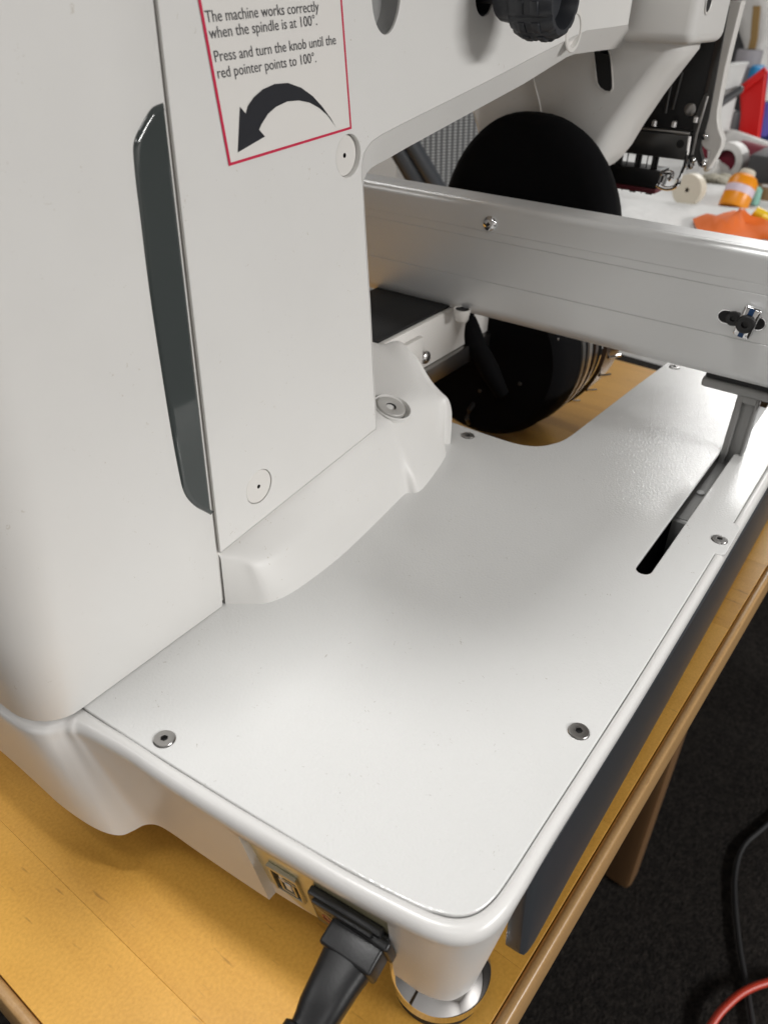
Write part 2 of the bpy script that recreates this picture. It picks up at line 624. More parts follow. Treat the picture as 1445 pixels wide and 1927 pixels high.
# ------------------------------------------------------------------ base housing (lofted shell with rolled rim)
ST = [  # groove, outer, skirt top, bottom(x, y, z)
    ((.125, .45), (.1045, .45), (.1045, .45), (.113, .45, .031)),
    ((.125, .33), (.1045, .33), (.1045, .33), (.113, .325, .031)),
    ((.125, .285), (.1045, .285), (.1045, .285), (.112, .285, .031)),
    ((.125, .27), (.1047, .268), (.1047, .268), (.111, .263, .031)),
    ((.125, .26), (.1060, .257), (.1060, .257), (.1115, .2475, .031)),
    ((.1255, .254), (.1087, .2503), (.1087, .2503), (.1130, .2375, .030)),
    ((.1257, .2495), (.1125, .2468), (.1125, .2466), (.1155, .2300, .029)),
    ((.1259, .2465), (.1152, .2445), (.1154, .2440), (.1190, .2255, .028)),
    ((.1260, .2445), (.1164, .2415), (.1170, .2405), (.1235, .2225, .029)),
    ((.1261, .2425), (.1168, .2375), (.1178, .2365), (.1280, .2200, .030)),
    ((.1265, .230), (.1170, .228), (.1182, .2275), (.1310, .2145, .031)),
    ((.1275, .21), (.1178, .21), (.1190, .2095), (.1322, .205, .031)),
    ((.1280, .19), (.1183, .19), (.1195, .19), (.1327, .188, .031)),
    ((.1302, .15), (.1204, .1495), (.1216, .1495), (.1352, .147, .030)),
    ((.1325, .12), (.1229, .119), (.1241, .119), (.1385, .118, .029)),
    ((.1340, .101), (.1245, .100), (.1257, .100), (.1410, .100, .028)),
    ((.1368, .080), (.1272, .0775), (.1284, .0775), (.1445, .083, .023)),
    ((.1390, .0685), (.1295, .064), (.1310, .0645), (.1466, .0742, .0185)),
    ((.1422, .0612), (.1335, .0548), (.1348, .0558), (.1482, .0682, .0175)),
    ((.1472, .0565), (.1400, .0482), (.1410, .0493), (.1510, .0632, .0175)),
    ((.1542, .0539), (.1495, .0443), (.1500, .0450), (.1555, .0599, .0175)),
    ((.165, .0529), (.1625, .0424), (.1628, .0437), (.1630, .0579, .0178)),
    ((.193, .0524), (.193, .0418), (.193, .0432), (.180, .0580, .027)),
    ((.24, .0515), (.24, .0409), (.24, .0423), (.235, .0570, .03)),
    ((.30, .0506), (.30, .0400), (.30, .0414), (.30, .0566, .03)),
    ((.45, .0500), (.45, .0394), (.45, .0408), (.45, .0565, .03)),
    ((.735, .0500), (.735, .0394), (.735, .0408), (.735, .0565, .03)),
]
ST2 = []
for g_, o_, s_, b_ in ST:                              # pull the rolled edge in: a 6.5 mm rim
    if g_[1] < 0.2435 and g_[0] < 0.16 or g_[0] >= 0.16:
        f_ = (0.66 - 0.14 * min(1, max(0, (g_[0] - 0.142) / 0.04))) if g_[1] < 0.22 else 0.66 + 0.2 * (g_[1] - 0.22) / 0.0235
        o_ = (g_[0] + (o_[0] - g_[0]) * f_, g_[1] + (o_[1] - g_[1]) * f_)
        s_ = (g_[0] + (s_[0] - g_[0]) * f_, g_[1] + (s_[1] - g_[1]) * f_)
    ST2.append((g_, o_, s_, b_))
ST = ST2
K = 5
G = catmull([(*s[0], 0) for s in ST], K)
O = catmull([(*s[1], 0) for s in ST], K)
S = catmull([(*s[2], 0) for s in ST], K)
B = catmull([s[3] for s in ST], K)
rows = []
RY0, RY1 = 0.1530, 0.0790          # the recess for the connector plate
for i in range(len(G)):
    g, o, s, b = G[i], O[i], S[i], B[i]

    def mixp(t, z):
        p = g.lerp(o, t)
        return Vector((p.x, p.y, z))
    inw = (g - o).normalized()
    col = [Vector((g.x + inw.x * 0.012, g.y + inw.y * 0.012, 0.0930)), Vector((g.x, g.y, 0.0930)),
           mixp(0.02, 0.0957), mixp(0.08, 0.0963), mixp(0.42, 0.0964), mixp(0.66, 0.0959), mixp(0.84, 0.0946), mixp(0.96, 0.0927), mixp(1.0, 0.0906),
           Vector((o.x, o.y, 0.0890)).lerp(Vector((s.x, s.y, 0.0890)), 0.5), Vector((s.x, s.y, 0.0872))]
    dn = [s.lerp(b, 0.04), s.lerp(b, 0.35), s.lerp(b, 0.7), s.lerp(b, 0.97), b.copy()]
    zt = 0.0870
    zs = [zt + (b.z - zt) * t for t in (0.04, 0.35, 0.7, 0.97, 1.0)]
    low = [Vector((p.x, p.y, z)) for p, z in zip(dn, zs)]
    low.append(Vector((b.x + inw.x * 0.003, b.y + inw.y * 0.003, b.z)))
    low.append(Vector((b.x + inw.x * 0.004, b.y + inw.y * 0.004, b.z + 0.003)))
    rows.append((col, low, s.y))
full = []
for i, (col, low, sy) in enumerate(rows):
    isrec = (RY1 < sy < RY0) and S[i].x < 0.16
    rec = [p + Vector((0.0042, 0, 0)) for p in low]
    if isrec and full and not full[-1][1]:
        full.append((col + low, False))
    nxt = i + 1 < len(rows) and (RY1 < rows[i + 1][2] < RY0) and S[i + 1].x < 0.16
    full.append((col + (rec if isrec else low), isrec))
    if isrec and not nxt:
        full.append((col + low, False))
bm = bmesh.new()
add_loft(bm, [f[0] for f in full])
# inner wall along the well between the two base legs
ww = [(p.x, p.y) for p in catmull([(0.72, 0.160, 0), (0.62, 0.1665, 0), (0.521, 0.172, 0), (0.478, 0.177, 0), (0.4600, 0.192, 0), (0.4590, 0.234, 0), (0.459, 0.40, 0)], 5)]
add_loft(bm, [[(x, y, z) for z in (0.0946, 0.03)] for x, y in ww])
add_box(bm, (0.7205, 0.045, 0.03), (0.738, 0.16, 0.096), 0.003)
bmesh.ops.remove_doubles(bm, verts=bm.verts, dist=2e-6)
base = from_bm('base_housing', bm, M['rim'], mac, 62, fix=True)

# near black tray added as the shade inside the slot, and the carriage
bm = bmesh.new()
for lo, hi in (((0.36, 0.066, 0.040), (0.71, 0.0682, 0.0944)), ((0.36, 0.088, 0.040), (0.71, 0.0902, 0.0944)), ((0.36, 0.066, 0.038), (0.71, 0.0902, 0.0400)), ((0.358, 0.066, 0.038), (0.36, 0.0902, 0.0944))):
    add_box(bm, lo, hi)
from_bm('slot_dark_tray', bm, M['void'], mac)
bm = bmesh.new()
add_box(bm, (0.455, 0.0712, 0.050), (0.66, 0.0850, 0.0885), 0.0012)
add_box(bm, (0.470, 0.0722, 0.0885), (0.498, 0.0762, 0.0905), 0.0006)
add_lathe(bm, [(0.0, 0.0), (0.0028, 0.0), (0.0028, 0.0014), (0.0, 0.0014)], (0.492, 0.0795, 0.0885), n=14)
add_box(bm, (0.4505, 0.0716, 0.060), (0.4548, 0.0846, 0.0880), 0.0006)
from_bm('carriage_slide', bm, M['cast'], mac)

# ------------------------------------------------------------------ dark side skirt panel
bm = bmesh.new()
prof = [(0.0545, 0.0895), (0.0456, 0.0895), (0.0447, 0.0888), (0.0444, 0.080), (0.0444, 0.050), (0.0445, 0.026), (0.0447, 0.0215), (0.0462, 0.0200), (0.0535, 0.0200)]
secs = []
for x, yin, zb in ((0.1755, 0.0040, 0.012), (0.1762, 0.0022, 0.008), (0.1785, 0.0007, 0.004), (0.1820, 0.0003, 0.0015), (0.1880, 0.0, 0.0), (0.23, 0.0, 0.0), (0.28, -0.0003, -0.0005), (0.36, -0.0008, -0.001), (0.735, -0.0015, -0.002)):
    q = []
    for (y, z) in prof:
        t = max(0.0, (0.089 - z) / 0.069)
        ytop = max(0.0, 0.0024 * (1 - (x - 0.17) / 0.15)) * (1 - t)
        q.append((x + 0.004 * t, y + (yin + ytop if y < 0.052 else 0), z + zb * t ** 6))
    secs.append(q)
add_loft(bm, secs, True, 0, True)
from_bm('side_panel', bm, M['dark'], mac, 28)

# ------------------------------------------------------------------ levelling foot under the corner
FO = (0.1640, 0.0750, 0)
foot = lathe('levelling_foot', [(0.0, 0.0235), (0.0125, 0.0235), (0.0140, 0.0225), (0.0217, 0.0146), (0.0221, 0.0138), (0.0221, 0.0088), (0.0217, 0.0084)], FO, M['chrome'], mac, n=64, angle=25)
lathe('rubber_pad', [(0.0, 0.0088), (0.0202, 0.0086), (0.0202, 0.0010), (0.0196, 0.0003), (0.0, 0.0003)], FO, M['rubber'], foot, n=48)

# ------------------------------------------------------------------ connector plate
def pl(y, z, off=0.0):
    return Vector((0.1311 + 0.215 * (0.086 - z) - 0.075 * (y - 0.11) - off, y, z - off * 0.22))


bm = bmesh.new()
g = [[pl(y, z, 0.0006) for z in (0.0868, 0.06, 0.0305)] for y in (0.1526, 0.135, 0.115, 0.10, 0.0795)]
add_loft(bm, g)
g2 = [[p + Vector((0.0012, 0, 0)) for p in r] for r in g]
add_loft(bm, g2)
cp = from_bm('connector_plate', bm, M['zinc'], mac, 40)
pz = (pl(0.11, 0.05) - pl(0.11, 0.06)).normalized()            # down the plate
py = Vector((-0.075, 1, 0)).normalized()
pn = pz.cross(py).normalized()
if pn.x > 0:
    pn = -pn


def pm(y, z):
    mm = Matrix((py, -pz, pn)).transposed().to_4x4()          # local x = left, y = up, z = out
    mm.translation = pl(y, z, 0.0006)
    return mm


# data socket: folded metal shell around a dark opening with a pale tongue
bm = bmesh.new()
mm = pm(0.1345, 0.0565)
w, h = 0.0074, 0.0125
add_box(bm, (-w, h - 0.0030, 0), (w, h, 0.0020), 0.0003, 1, mm)
add_box(bm, (-w, -h, 0), (w, -h + 0.0010, 0.0014), 0.0002, 1, mm)
add_box(bm, (-w, -h + 0.001, 0), (-w + 0.0011, h - 0.0030, 0.0016), 0.0002, 1, mm)
add_box(bm, (w - 0.0011, -h + 0.001, 0), (w, h - 0.0030, 0.0018), 0.0002, 1, mm)
add_box(bm, (-0.0040, -0.0090, 0.0002), (-0.0028, 0.0016, 0.0012), 0.0001, 1, mm)
add_box(bm, (0.0028, -0.0090, 0.0002), (0.0040, 0.0016, 0.0012), 0.0001, 1, mm)
add_box(bm, (-0.0060, 0.0030, 0.0002), (0.0016, 0.0042, 0.0012), 0.0001, 1, mm)
add_box(bm, (-0.0040, -0.0100, 0.0002), (0.0040, -0.0088, 0.0012), 0.0001, 1, mm)
us = from_bm('data_socket', bm, M['tin'], cp)
bm = bmesh.new()
add_box(bm, (-w + 0.0011, -h + 0.001, 0.0001), (w - 0.0011, h - 0.0012, 0.0004), 0, 1, mm)
from_bm('socket_opening', bm, M['void'], cp)
bm = bmesh.new()
add_box(bm, (-0.0016, -0.0070, 0.0003), (0.0016, -0.0010, 0.0010), 0.0002, 1, mm)
add_box(bm, (0.0012, -0.0010, 0.0003), (0.0034, 0.0062, 0.0010), 0.0002, 1, mm)
from_bm('socket_tongue', bm, M['white_clean'], cp)
# power inlet with rocker switch
bm = bmesh.new()
mm = pm(0.1005, 0.0605)
add_box(bm, (-0.0150, -0.0145, 0), (0.0185, 0.0145, 0.0042), 0.0012, 2, mm)
add_box(bm, (-0.0120, 0.0120, 0.0038), (0.0150, 0.0150, 0.0062), 0.0008, 2, mm)
inl = from_bm('power_inlet', bm, M['black'], cp)
bm = bmesh.new()
add_box(bm, (0.0015, -0.0050, 0.0040), (0.0160, 0.0090, 0.0066), 0.0010, 2, mm @ Matrix.Rotation(R(6), 4, 'Y'))
from_bm('rocker_switch', bm, M['brown_tint'], cp)
bm = bmesh.new()
t = bmesh.new()
bmesh.ops.create_circle(t, segments=24, radius=0.0026)
ring_o = circle2(0.0085, 0.0025, 0.0030, 24)
me = plate_mesh([ring_o, circle2(0.0085, 0.0025, 0.0023, 24)], 0.0003, 0.00002, mm @ Matrix.Rotation(R(6), 4, 'Y') @ Matrix.Translation((0, 0, 0.0069)))
t.free()
bm.free()
M['orange_mark'] = mat('orange_mark', (0.45, 0.12, 0.05), 0.5)
finish('switch_mark', me, M['orange_mark'], cp)

# ------------------------------------------------------------------ body cover (column, rear part)
YB = 0.243
bm = bmesh.new()
levels = []
for z, off, rad in ((0.0974, 0.0012, 0.018), (0.0978, 0.0004, 0.018), (0.0988, 0.0, 0.018), (0.14, 0.0, 0.021), (0.20, 0.0, 0.027), (0.26, 0.0, 0.031), (0.33, 0.0, 0.034), (0.40, 0, 0.036), (0.50, 0, 0.04), (0.56, 0.004, 0.045), (0.59, 0.02, 0.05), (0.60, 0.05, 0.06)):
    xr = 0.1052 + off
    q = [(xr, 0.46, z), (xr, 0.36, z), (xr, YB + off + rad * 1.6 + 0.01, z)]
    for i in range(11):
        a = math.pi / 2 * i / 10
        q.append((xr + rad * (1 - math.cos(a)), YB + off + rad * 1.25 * (1 - math.sin(a)), z))
    q += [(0.165, YB + off, z), (0.19, YB + off, z), (0.2112, YB + off, z), (0.2118, YB + off + 0.0004, z), (0.2120, YB + off + 0.0012, z), (0.2120, YB + off + 0.006, z)]
    levels.append(q)
add_loft(bm, levels)
body = from_bm('body_cover', bm, M['white'], mac, 40)
box('column_core', (0.150, YB + 0.0022, 0.0985), (0.300, 0.370, 0.57), M['white_clean'], mac, 0.001)
# glossy charcoal grip trim beside the seam
gp = [(299, 192), (288, 199), (276, 214), (263, 237), (254, 256), (250, 272), (250, 292), (255, 345), (262, 400), (280, 545), (301, 685), (322, 815), (337, 895), (344, 923), (354, 941), (369, 955), (384, 963), (400, 969)]
gl = [xz(u, v, YB) for u, v in gp]
gl[0] = (0.2108, gl[0][1])
gl[-1] = (0.2108, gl[-1][1])
gl = [(p.x, p.y) for p in catmull([(*q, 0) for q in gl], 3)]
plate('grip_trim', [gl], 0.010, 0.0022, side(YB - 0.0014), M['trim'], body, 60, 6)

# ------------------------------------------------------------------ side cover: column side and arm
YS = YB - 0.0006
L0p = [(415.5, 1040), (708, 806), (702, 700), (695.5, 570), (688, 450), (683, 352), (680.5, 332), (680.5, 312), (685, 288), (697, 268), (718, 253), (760, 231), (914, 154), (1000, 109), (1077, 69.5), (1104, 57), (1150, 51), (1182, 46)]
L1p = [(415.5, 1041), (709.5, 806.5), (703.5, 700), (697, 570), (689.5, 450), (684, 352), (685, 338), (690, 325), (699, 315), (712, 307), (728, 299), (764, 278), (897, 205), (985, 157), (1065, 107), (1080, 101), (1116, 96), (1185, 87)]
WD = [.0008, .0008, .0008, .0008, .0010, .003, .006, .009, .011, .012, .012, .012, .012, .012, .012, .012, .012, .012]
L0 = [at(u, v, 1, YS) for u, v in L0p]
L1 = [at(u, v, 1, YS + w) for (u, v), w in zip(L1p, WD)]
LM = []
for a, b, w in zip(L0, L1, WD):
    LM.append(Vector((a.x + (b.x - a.x) * 0.50, YS + w * 0.42, a.z + (b.z - a.z) * 0.50)))
bm = bmesh.new()
row2 = [p + Vector((0, 0.0015, 0.0)) for p in L1]
row3 = [Vector((p.x, 0.372, p.z)) for p in L1]
add_loft(bm, [L0, L1, row2, row3])
loops = [[(p.x, p.z) for p in L0] + [(L0[-1].x + 0.0, 0.585), (0.2125, 0.585)]]
p1 = xz(656, 293, YS)
p2 = xz(488, 916, YS)
p3 = xz(1079, 57, YS)
p4 = xz(728, -22, YS)
p5 = xz(913, -12, YS)
dial = [(p4[0] + 0.0115 * math.cos(t * 2 * math.pi / 36), p4[1] + 0.0175 * math.sin(t * 2 * math.pi / 36)) for t in range(36)]
hole5 = circle2(p5[0], p5[1], 0.0100, 24)
PR = 0.0094
loops += [circle2(*p1, PR), circle2(*p2, PR), dial, hole5]
me = plate_mesh(loops, 0.0016, 0.0003, side(YS), 1)
bm.from_mesh(me)
bpy.data.meshes.remove(me)
# top and far side close the arm
top = [(0.2125, YS, 0.585), (L0[-1].x, YS, 0.585)]
add_loft(bm, [[(0.2125, YS + 0.001, 0.585), (0.66, YS + 0.001, 0.585)], [(0.2125, 0.372, 0.585), (0.66, 0.372, 0.585)]])
# soft walls of the two bores
for c, r_ in ((p1, PR),):
    add_lathe(bm, [(r_, -0.0015), (r_ + 0.0001, 0.004)], (c[0], YS + 0.004, c[1]), (0, -1, 0), 28)
cover = from_bm('side_cover', bm, M['white'], mac, 16)
flatten(cover, Vector((0, 1, 0)))
# recessed cups
lathe('dial_recess', [(1.0, 0.0), (1.0, -0.006), (0.93, -0.0095), (0.0, -0.0105)], (p4[0], YS + 0.001, p4[1]), M['cast'], cover, (0, -1, 0), 36,
      rad=lambda k, a, r: r * math.sqrt((0.0115 * math.cos(a)) ** 2 + (0.0175 * math.sin(a)) ** 2))
lathe('shaft_hole', [(0.0100, 0.0), (0.0100, -0.012), (0.0, -0.012)], (p5[0], YS + 0.001, p5[1]), M['dark'], cover, (0, -1, 0), 24)


def plug(c, depth, mt):
    r = PR - 0.00035
    return lathe('cover_plug', [(r, depth - 0.004), (r, depth - 0.0003), (r - 0.0004, depth), (0.0011, depth), (0.0010, depth - 0.003), (0.0, depth - 0.003)], (c[0], YS, c[1]), [mt, M['void']], cover, (0, -1, 0), 32, mis=[0, 0, 0, 1, 1])


plug(p1, -0.0024, M['white_clean'])
plug(p2, -0.0004, M['white_clean'])
bm = bmesh.new()
add_lathe(bm, [(PR + 0.003, 0.0), (PR + 0.0025, 0.0008), (PR, 0.0010), (PR - 0.0005, -0.0022), (0.0011, -0.0022), (0.0010, -0.006), (0, -0.006)], (p3[0], YS, p3[1]), (0, -1, 0), 32, mis=[0, 0, 0, 0, 1, 1])
from_bm('cover_plug', bm, [M['white_clean'], M['void']], cover)

# ------------------------------------------------------------------ hand wheel knob on its shaft
KX, KZ = p5
bm = bmesh.new()
add_lathe(bm, [(0.0042, -0.012), (0.0042, 0.022), (0.0, 0.022)], (KX, YS, KZ), (0, -1, 0), 20)
from_bm('knob_shaft', bm, M['black'], mac)


def flute(k, a, r):
    if 3 <= k <= 8:
        s = math.cos(a * 12)
        return r * (1 - 0.055 * max(0, s) ** 3)
    return r


def k_y(u):                                       # distance out of the arm for a picture column
    lo, hi = 0.0, 0.15
    for _ in range(40):
        mid = (lo + hi) / 2
        d = Vector((KX, YS - mid, KZ)) - CAM
        uu = CX + F_PX * d.dot(RT) / d.dot(FW)
        if uu < u:
            lo = mid
        else:
            hi = mid
    return lo


ka, kb, kc = k_y(945), k_y(985), k_y(1066)
bm = bmesh.new()
add_lathe(bm, [(0.0, ka), (0.0105, ka), (0.0118, ka + 0.002), (0.0128, kb - 0.003), (0.0175, kb), (0.0192, kb + 0.004), (0.0190, kc - 0.008), (0.0182, kc - 0.003), (0.0165, kc), (0.0140, kc), (0.0128, kc - 0.003), (0.0120, kc - 0.008), (0.0, kc - 0.009)], (KX, YS, KZ), (0, -1, 0), 96, rad=flute)
for i in range(12):
    a = 2 * math.pi * (i + 0.5) / 12
    for hh in (kb + (kc - kb) * 0.32, kb + (kc - kb) * 0.66):
        mm = Matrix.Translation((KX, YS, KZ)) @ Matrix.Rotation(a, 4, 'Y')
        add_box(bm, (-0.0032, -hh - 0.0022, 0.0180), (0.0032, -hh + 0.0022, 0.0198), 0.0008, 2, mm)
from_bm('adjustment_knob', bm, M['knob'], mac, 35)

# ------------------------------------------------------------------ warning label on the side cover
YL = YS - 0.00025
lbl = [xz(370, -14, YL), xz(641, -32, YL), xz(661.5, 241.5, YL), xz(430.5, 312, YL)]


def lb(s, t, off=0.0):
    """label coordinates: s left to right, t top to bottom, both 0..1"""
    a = Vector(lbl[0]).lerp(Vector(lbl[1]), s)
    b = Vector(lbl[3]).lerp(Vector(lbl[2]), s)
    p = a.lerp(b, t)
    return Vector((p.x, YL - off, p.y))


def quad(bm, a, b, off, mi=0):
    vs = [bm.verts.new(lb(*q, off)) for q in ((a[0], a[1]), (b[0], a[1]), (b[0], b[1]), (a[0], b[1]))]
    f = bm.faces.new(vs)
    f.material_index = mi


bm = bmesh.new()
quad(bm, (0, 0), (1, 1), 0.0)
lab = from_bm('warning_label', bm, M['paper'], mac, None)
bw = 0.0155
bm = bmesh.new()
for a, b in (((0, 0), (1, bw)), ((0, 1 - bw * 1.2), (1, 1)), ((0, bw), (bw * 1.1, 1 - bw * 1.2)), ((1 - bw * 0.9, bw), (1, 1 - bw * 1.2))):
    quad(bm, a, b, 0.0001)
from_bm('label_border', bm, M['red_ink'], lab, None)


def img_lb(u, v):
    """label coordinates of a picture point"""
    p = Vector(xz(u, v, YL))
    s, t = 0.5, 0.5
    for _ in range(30):
        q = lb(s, t)
        e = Vector((p.x - q.x, p.y - q.z))
        ds = lb(s + 0.01, t) - q
        dt = lb(s, t + 0.01) - q
        det = ds.x * dt.z - ds.z * dt.x
        s += 0.01 * (e.x * dt.z - e.y * dt.x) / det
        t += 0.01 * (ds.x * e.y - ds.z * e.x) / det
    return s, t


def text_mesh(txt, q0, q1, hgt):
    """flat print between two picture points on one baseline, letters about hgt high (in label height)"""
    cu = bpy.data.curves.new('txt', 'FONT')
    cu.body = txt
    cu.size = 1.0
    cu.resolution_u = 3
    ob = bpy.data.objects.new('txt', cu)
    COL.objects.link(ob)
    bpy.context.view_layer.update()
    me = bpy.data.meshes.new_from_object(ob.evaluated_get(bpy.context.evaluated_depsgraph_get()))
    bpy.data.objects.remove(ob)
    x1 = max(v.co.x for v in me.vertices)
    s0, t0 = img_lb(*q0)
    s1, t1 = img_lb(*q1)
    for v in me.vertices:
        f = v.co.x / x1
        p = lb(s0 + (s1 - s0) * f, t0 + (t1 - t0) * f - v.co.y * hgt, 0.0002)
        v.co = p
    return me


for txt, q0, q1 in (('The machine works correctly', (387.5, 41.5), (600, 20)),
                    ('when the spindle is at 100°.', (394.5, 72), (596.5, 46)),
                    ('Press and turn the knob until the', (403.5, 116), (632, 82)),
                    ('red pointer points to 100°.', (409, 147), (595, 116))):
    me = text_mesh(txt, q0, q1, 0.093)
    finish('printed_text', me, M['grey_ink'], lab, None)
# curved arrow
arc_o = [(633, 241), (622, 222), (606, 200), (588, 180), (566, 164), (541, 155), (516, 157), (494, 167), (477, 182), (466, 198), (462, 213)]
arc_i = [(487, 243), (492, 232), (504, 213), (519, 200), (540, 190), (562, 188), (582, 192), (600, 202), (616, 216), (626, 230)]
head = [(451, 200), (447, 286), (498, 256)]
poly = arc_o + [head[0], head[1], head[2]] + arc_i
pts3 = []
for u, v in poly:
    s, t = img_lb(u, v)
    pts3.append(lb(s, t, 0.0002))
bm = bmesh.new()
vs = [bm.verts.new(p) for p in pts3]
for tri in tessellate_polygon([[Vector((p.x, p.z, 0)) for p in pts3]]):
    try:
        bm.faces.new([vs[i] for i in tri])
    except ValueError:
        pass
from_bm('curved_arrow', bm, M['black_ink'], lab, None)

# ------------------------------------------------------------------ plinth cover at the column foot
SEC = [
    [(.2145, .300, .150), (.2145, .270, .140), (.2145, .252, .131), (.2145, .246, .129), (.2145, .2446, .1275), (.2145, .2440, .126), (.2143, .2438, .120), (.2142, .2437, .108), (.2140, .2436, .0970)],
    [(.2185, .300, .150), (.2185, .270, .140), (.2185, .252, .132), (.2185, .246, .1297), (.2195, .2415, .1272), (.2213, .2378, .1238), (.2222, .2358, .119), (.2225, .2335, .108), (.2232, .2315, .0970)],
    [(.228, .300, .150), (.228, .270, .140), (.228, .252, .133), (.228, .2455, .1305), (.228, .2390, .127), (.2275, .2330, .1222), (.2275, .2300, .117), (.2288, .2272, .108), (.2303, .2256, .0970)],
    [(.245, .300, .152), (.245, .270, .142), (.245, .252, .135), (.245, .2450, .1325), (.245, .2380, .1275), (.2443, .2305, .1210), (.2443, .2275, .1150), (.2450, .2240, .106), (.2457, .2218, .0970)],
    [(.281, .300, .156), (.281, .270, .147), (.281, .252, .140), (.281, .2450, .1370), (.281, .2390, .1310), (.281, .2330, .1225), (.281, .2295, .1145), (.281, .2245, .106), (.281, .2212, .0970)],
    [(.318, .300, .162), (.318, .270, .152), (.318, .252, .145), (.318, .2450, .1420), (.318, .2400, .1350), (.318, .2350, .1245), (.318, .2315, .1155), (.318, .2272, .106), (.318, .2246, .0970)],
    [(.346, .310, .165), (.346, .278, .156), (.346, .259, .1500), (.346, .2490, .1460), (.346, .2425, .1385), (.346, .2370, .1265), (.346, .2335, .1165), (.346, .2300, .107), (.346, .2278, .0970)],
    [(.3605, .310, .166), (.3605, .283, .157), (.3605, .263, .1500), (.3605, .2505, .1460), (.3605, .2435, .1395), (.3605, .2378, .1270), (.3605, .2342, .1165), (.3610, .2312, .107), (.3615, .2290, .0970)],
    [(.370, .310, .166), (.370, .284, .157), (.370, .264, .1500), (.370, .2510, .1460), (.370, .2440, .1390), (.370, .2375, .1265), (.3690, .2318, .1150), (.3682, .2268, .106), (.3675, .2236, .0970)],
    [(.392, .310, .166), (.392, .285, .157), (.392, .265, .1500), (.392, .2520, .1450), (.392, .2455, .1370), (.392, .2402, .1245), (.392, .2360, .1150), (.391, .2315, .106), (.390, .2272, .0970)],
    [(.415, .305, .165), (.415, .283, .157), (.415, .266, .1495), (.4160, .2540, .1420), (.4170, .2475, .1340), (.418, .2440, .1220), (.418, .2405, .1125), (.418, .2375, .105), (.418, .2346, .0970)],
    [(.430, .298, .157), (.430, .2875, .1635), (.430, .2735, .1560), (.430, .262, .1430), (.430, .2535, .1365), (.430, .2470, .1320), (.4300, .2445, .1235), (.4300, .2440, .110), (.4300, .2438, .0970)],
    [(.4345, .300, .150), (.4345, .289, .1590), (.4345, .2755, .1520), (.4345, .264, .1400), (.4345, .2560, .1335), (.4345, .2500, .1290), (.4355, .2475, .1215), (.4365, .2470, .110), (.4365, .2468, .0970)],
    [(.4345, .318, .138), (.4345, .318, .138), (.4345, .318, .136), (.4345, .318, .130), (.4345, .318, .126), (.4345, .318, .122), (.4355, .318, .1150), (.4365, .318, .105), (.4365, .318, .0970)],
]
cs = [catmull(s, 4) for s in SEC]
cols_ = [catmull([c[j] for c in cs], 4) for j in range(len(cs[0]))]
bm = bmesh.new()
add_loft(bm, cols_)
pli = from_bm('plinth_cover', bm, M['white'], mac, 42)
# threaded insert in an oval pocket on the plinth
from mathutils.bvhtree import BVHTree
nb_ = len(cols_[0])
bv = BVHTree.FromPolygons([p for c in cols_ for p in c], [(i * nb_ + j, i * nb_ + j + 1, (i + 1) * nb_ + j + 1, (i + 1) * nb_ + j) for i in range(len(cols_) - 1) for j in range(nb_ - 1)])
hit = bv.ray_cast(CAM, (at(738, 767, 2, 0.13) - CAM).normalized())
DC, DN_ = hit[0], hit[1]
if DN_.z < 0:
    DN_ = -DN_
DN_ = (DN_ + Vector((0, 0, 0.8))).normalized()
lathe('insert_pocket', [(0.0126, 0.0002), (0.0124, 0.0010), (0.0119, 0.0012), (0.0116, 0.0004), (0.0114, -0.0030), (0.0, -0.0032)], DC, M['white'], pli, DN_, 40)
lathe('threaded_insert', [(0.0095, -0.0026), (0.0095, 0.0006), (0.0090, 0.0012), (0.0042, 0.0013), (0.0034, 0.0008), (0.0030, -0.001), (0.0028, -0.004), (0.0, -0.004)], DC + DN_ * 0.0006 + Vector((-0.0010, 0.0006, 0)), [M['insert'], M['void']], pli, DN_, 32, mis=[0, 0, 0, 0, 1, 1, 1])

# ------------------------------------------------------------------ carriage beam
bx0 = 0.524


def arcp(cx, cz, r, a0, a1, n=6):
    return [(cx + r * math.cos(R(a0 + (a1 - a0) * i / n)), cz + r * math.sin(R(a0 + (a1 - a0) * i / n))) for i in range(n + 1)]


prof = arcp(bx0 + 0.011, 0.1665, 0.011, 270, 180)
for zg in (0.1855, 0.2155, 0.2212):
    w_ = 0.00032 if zg < 0.22 else 0.0002
    prof += [(bx0, zg - w_), (bx0 + w_ * 1.5, zg), (bx0, zg + w_)]
prof += arcp(bx0 + 0.0055, 0.2350, 0.0055, 180, 90)
prof += [(bx0 + 0.0085, 0.2405), (bx0 + 0.0089, 0.2400), (bx0 + 0.0093, 0.2405)]
prof += arcp(bx0 + 0.026, 0.2285, 0.012, 90, 0)
prof += [(bx0 + 0.038, 0.165), (bx0 + 0.032, 0.1555)]
bm = bmesh.new()
add_loft(bm, [[(x, y, z) for x, z in prof] for y in (0.012, 0.62)], True, 0, True)
beam = from_bm('carriage_beam', bm, M['alu'], mac, 30)
# pan head screw on the beam face
bs = at(922, 420, 0, bx0)
lathe('screw', [(0.0056, 0.0), (0.0054, 0.0012), (0.0044, 0.0024), (0.0030, 0.0029), (0.0016, 0.0029), (0.0010, 0.0012), (0.0, 0.0011)], bs, [M['chrome'], M['void']], beam, (-1, 0, 0), 24, mis=[0, 0, 0, 0, 0, 1],
      rad=lambda k, a, r: r * (1 - 0.35 * abs(math.sin(2 * a))) if k >= 4 else r)
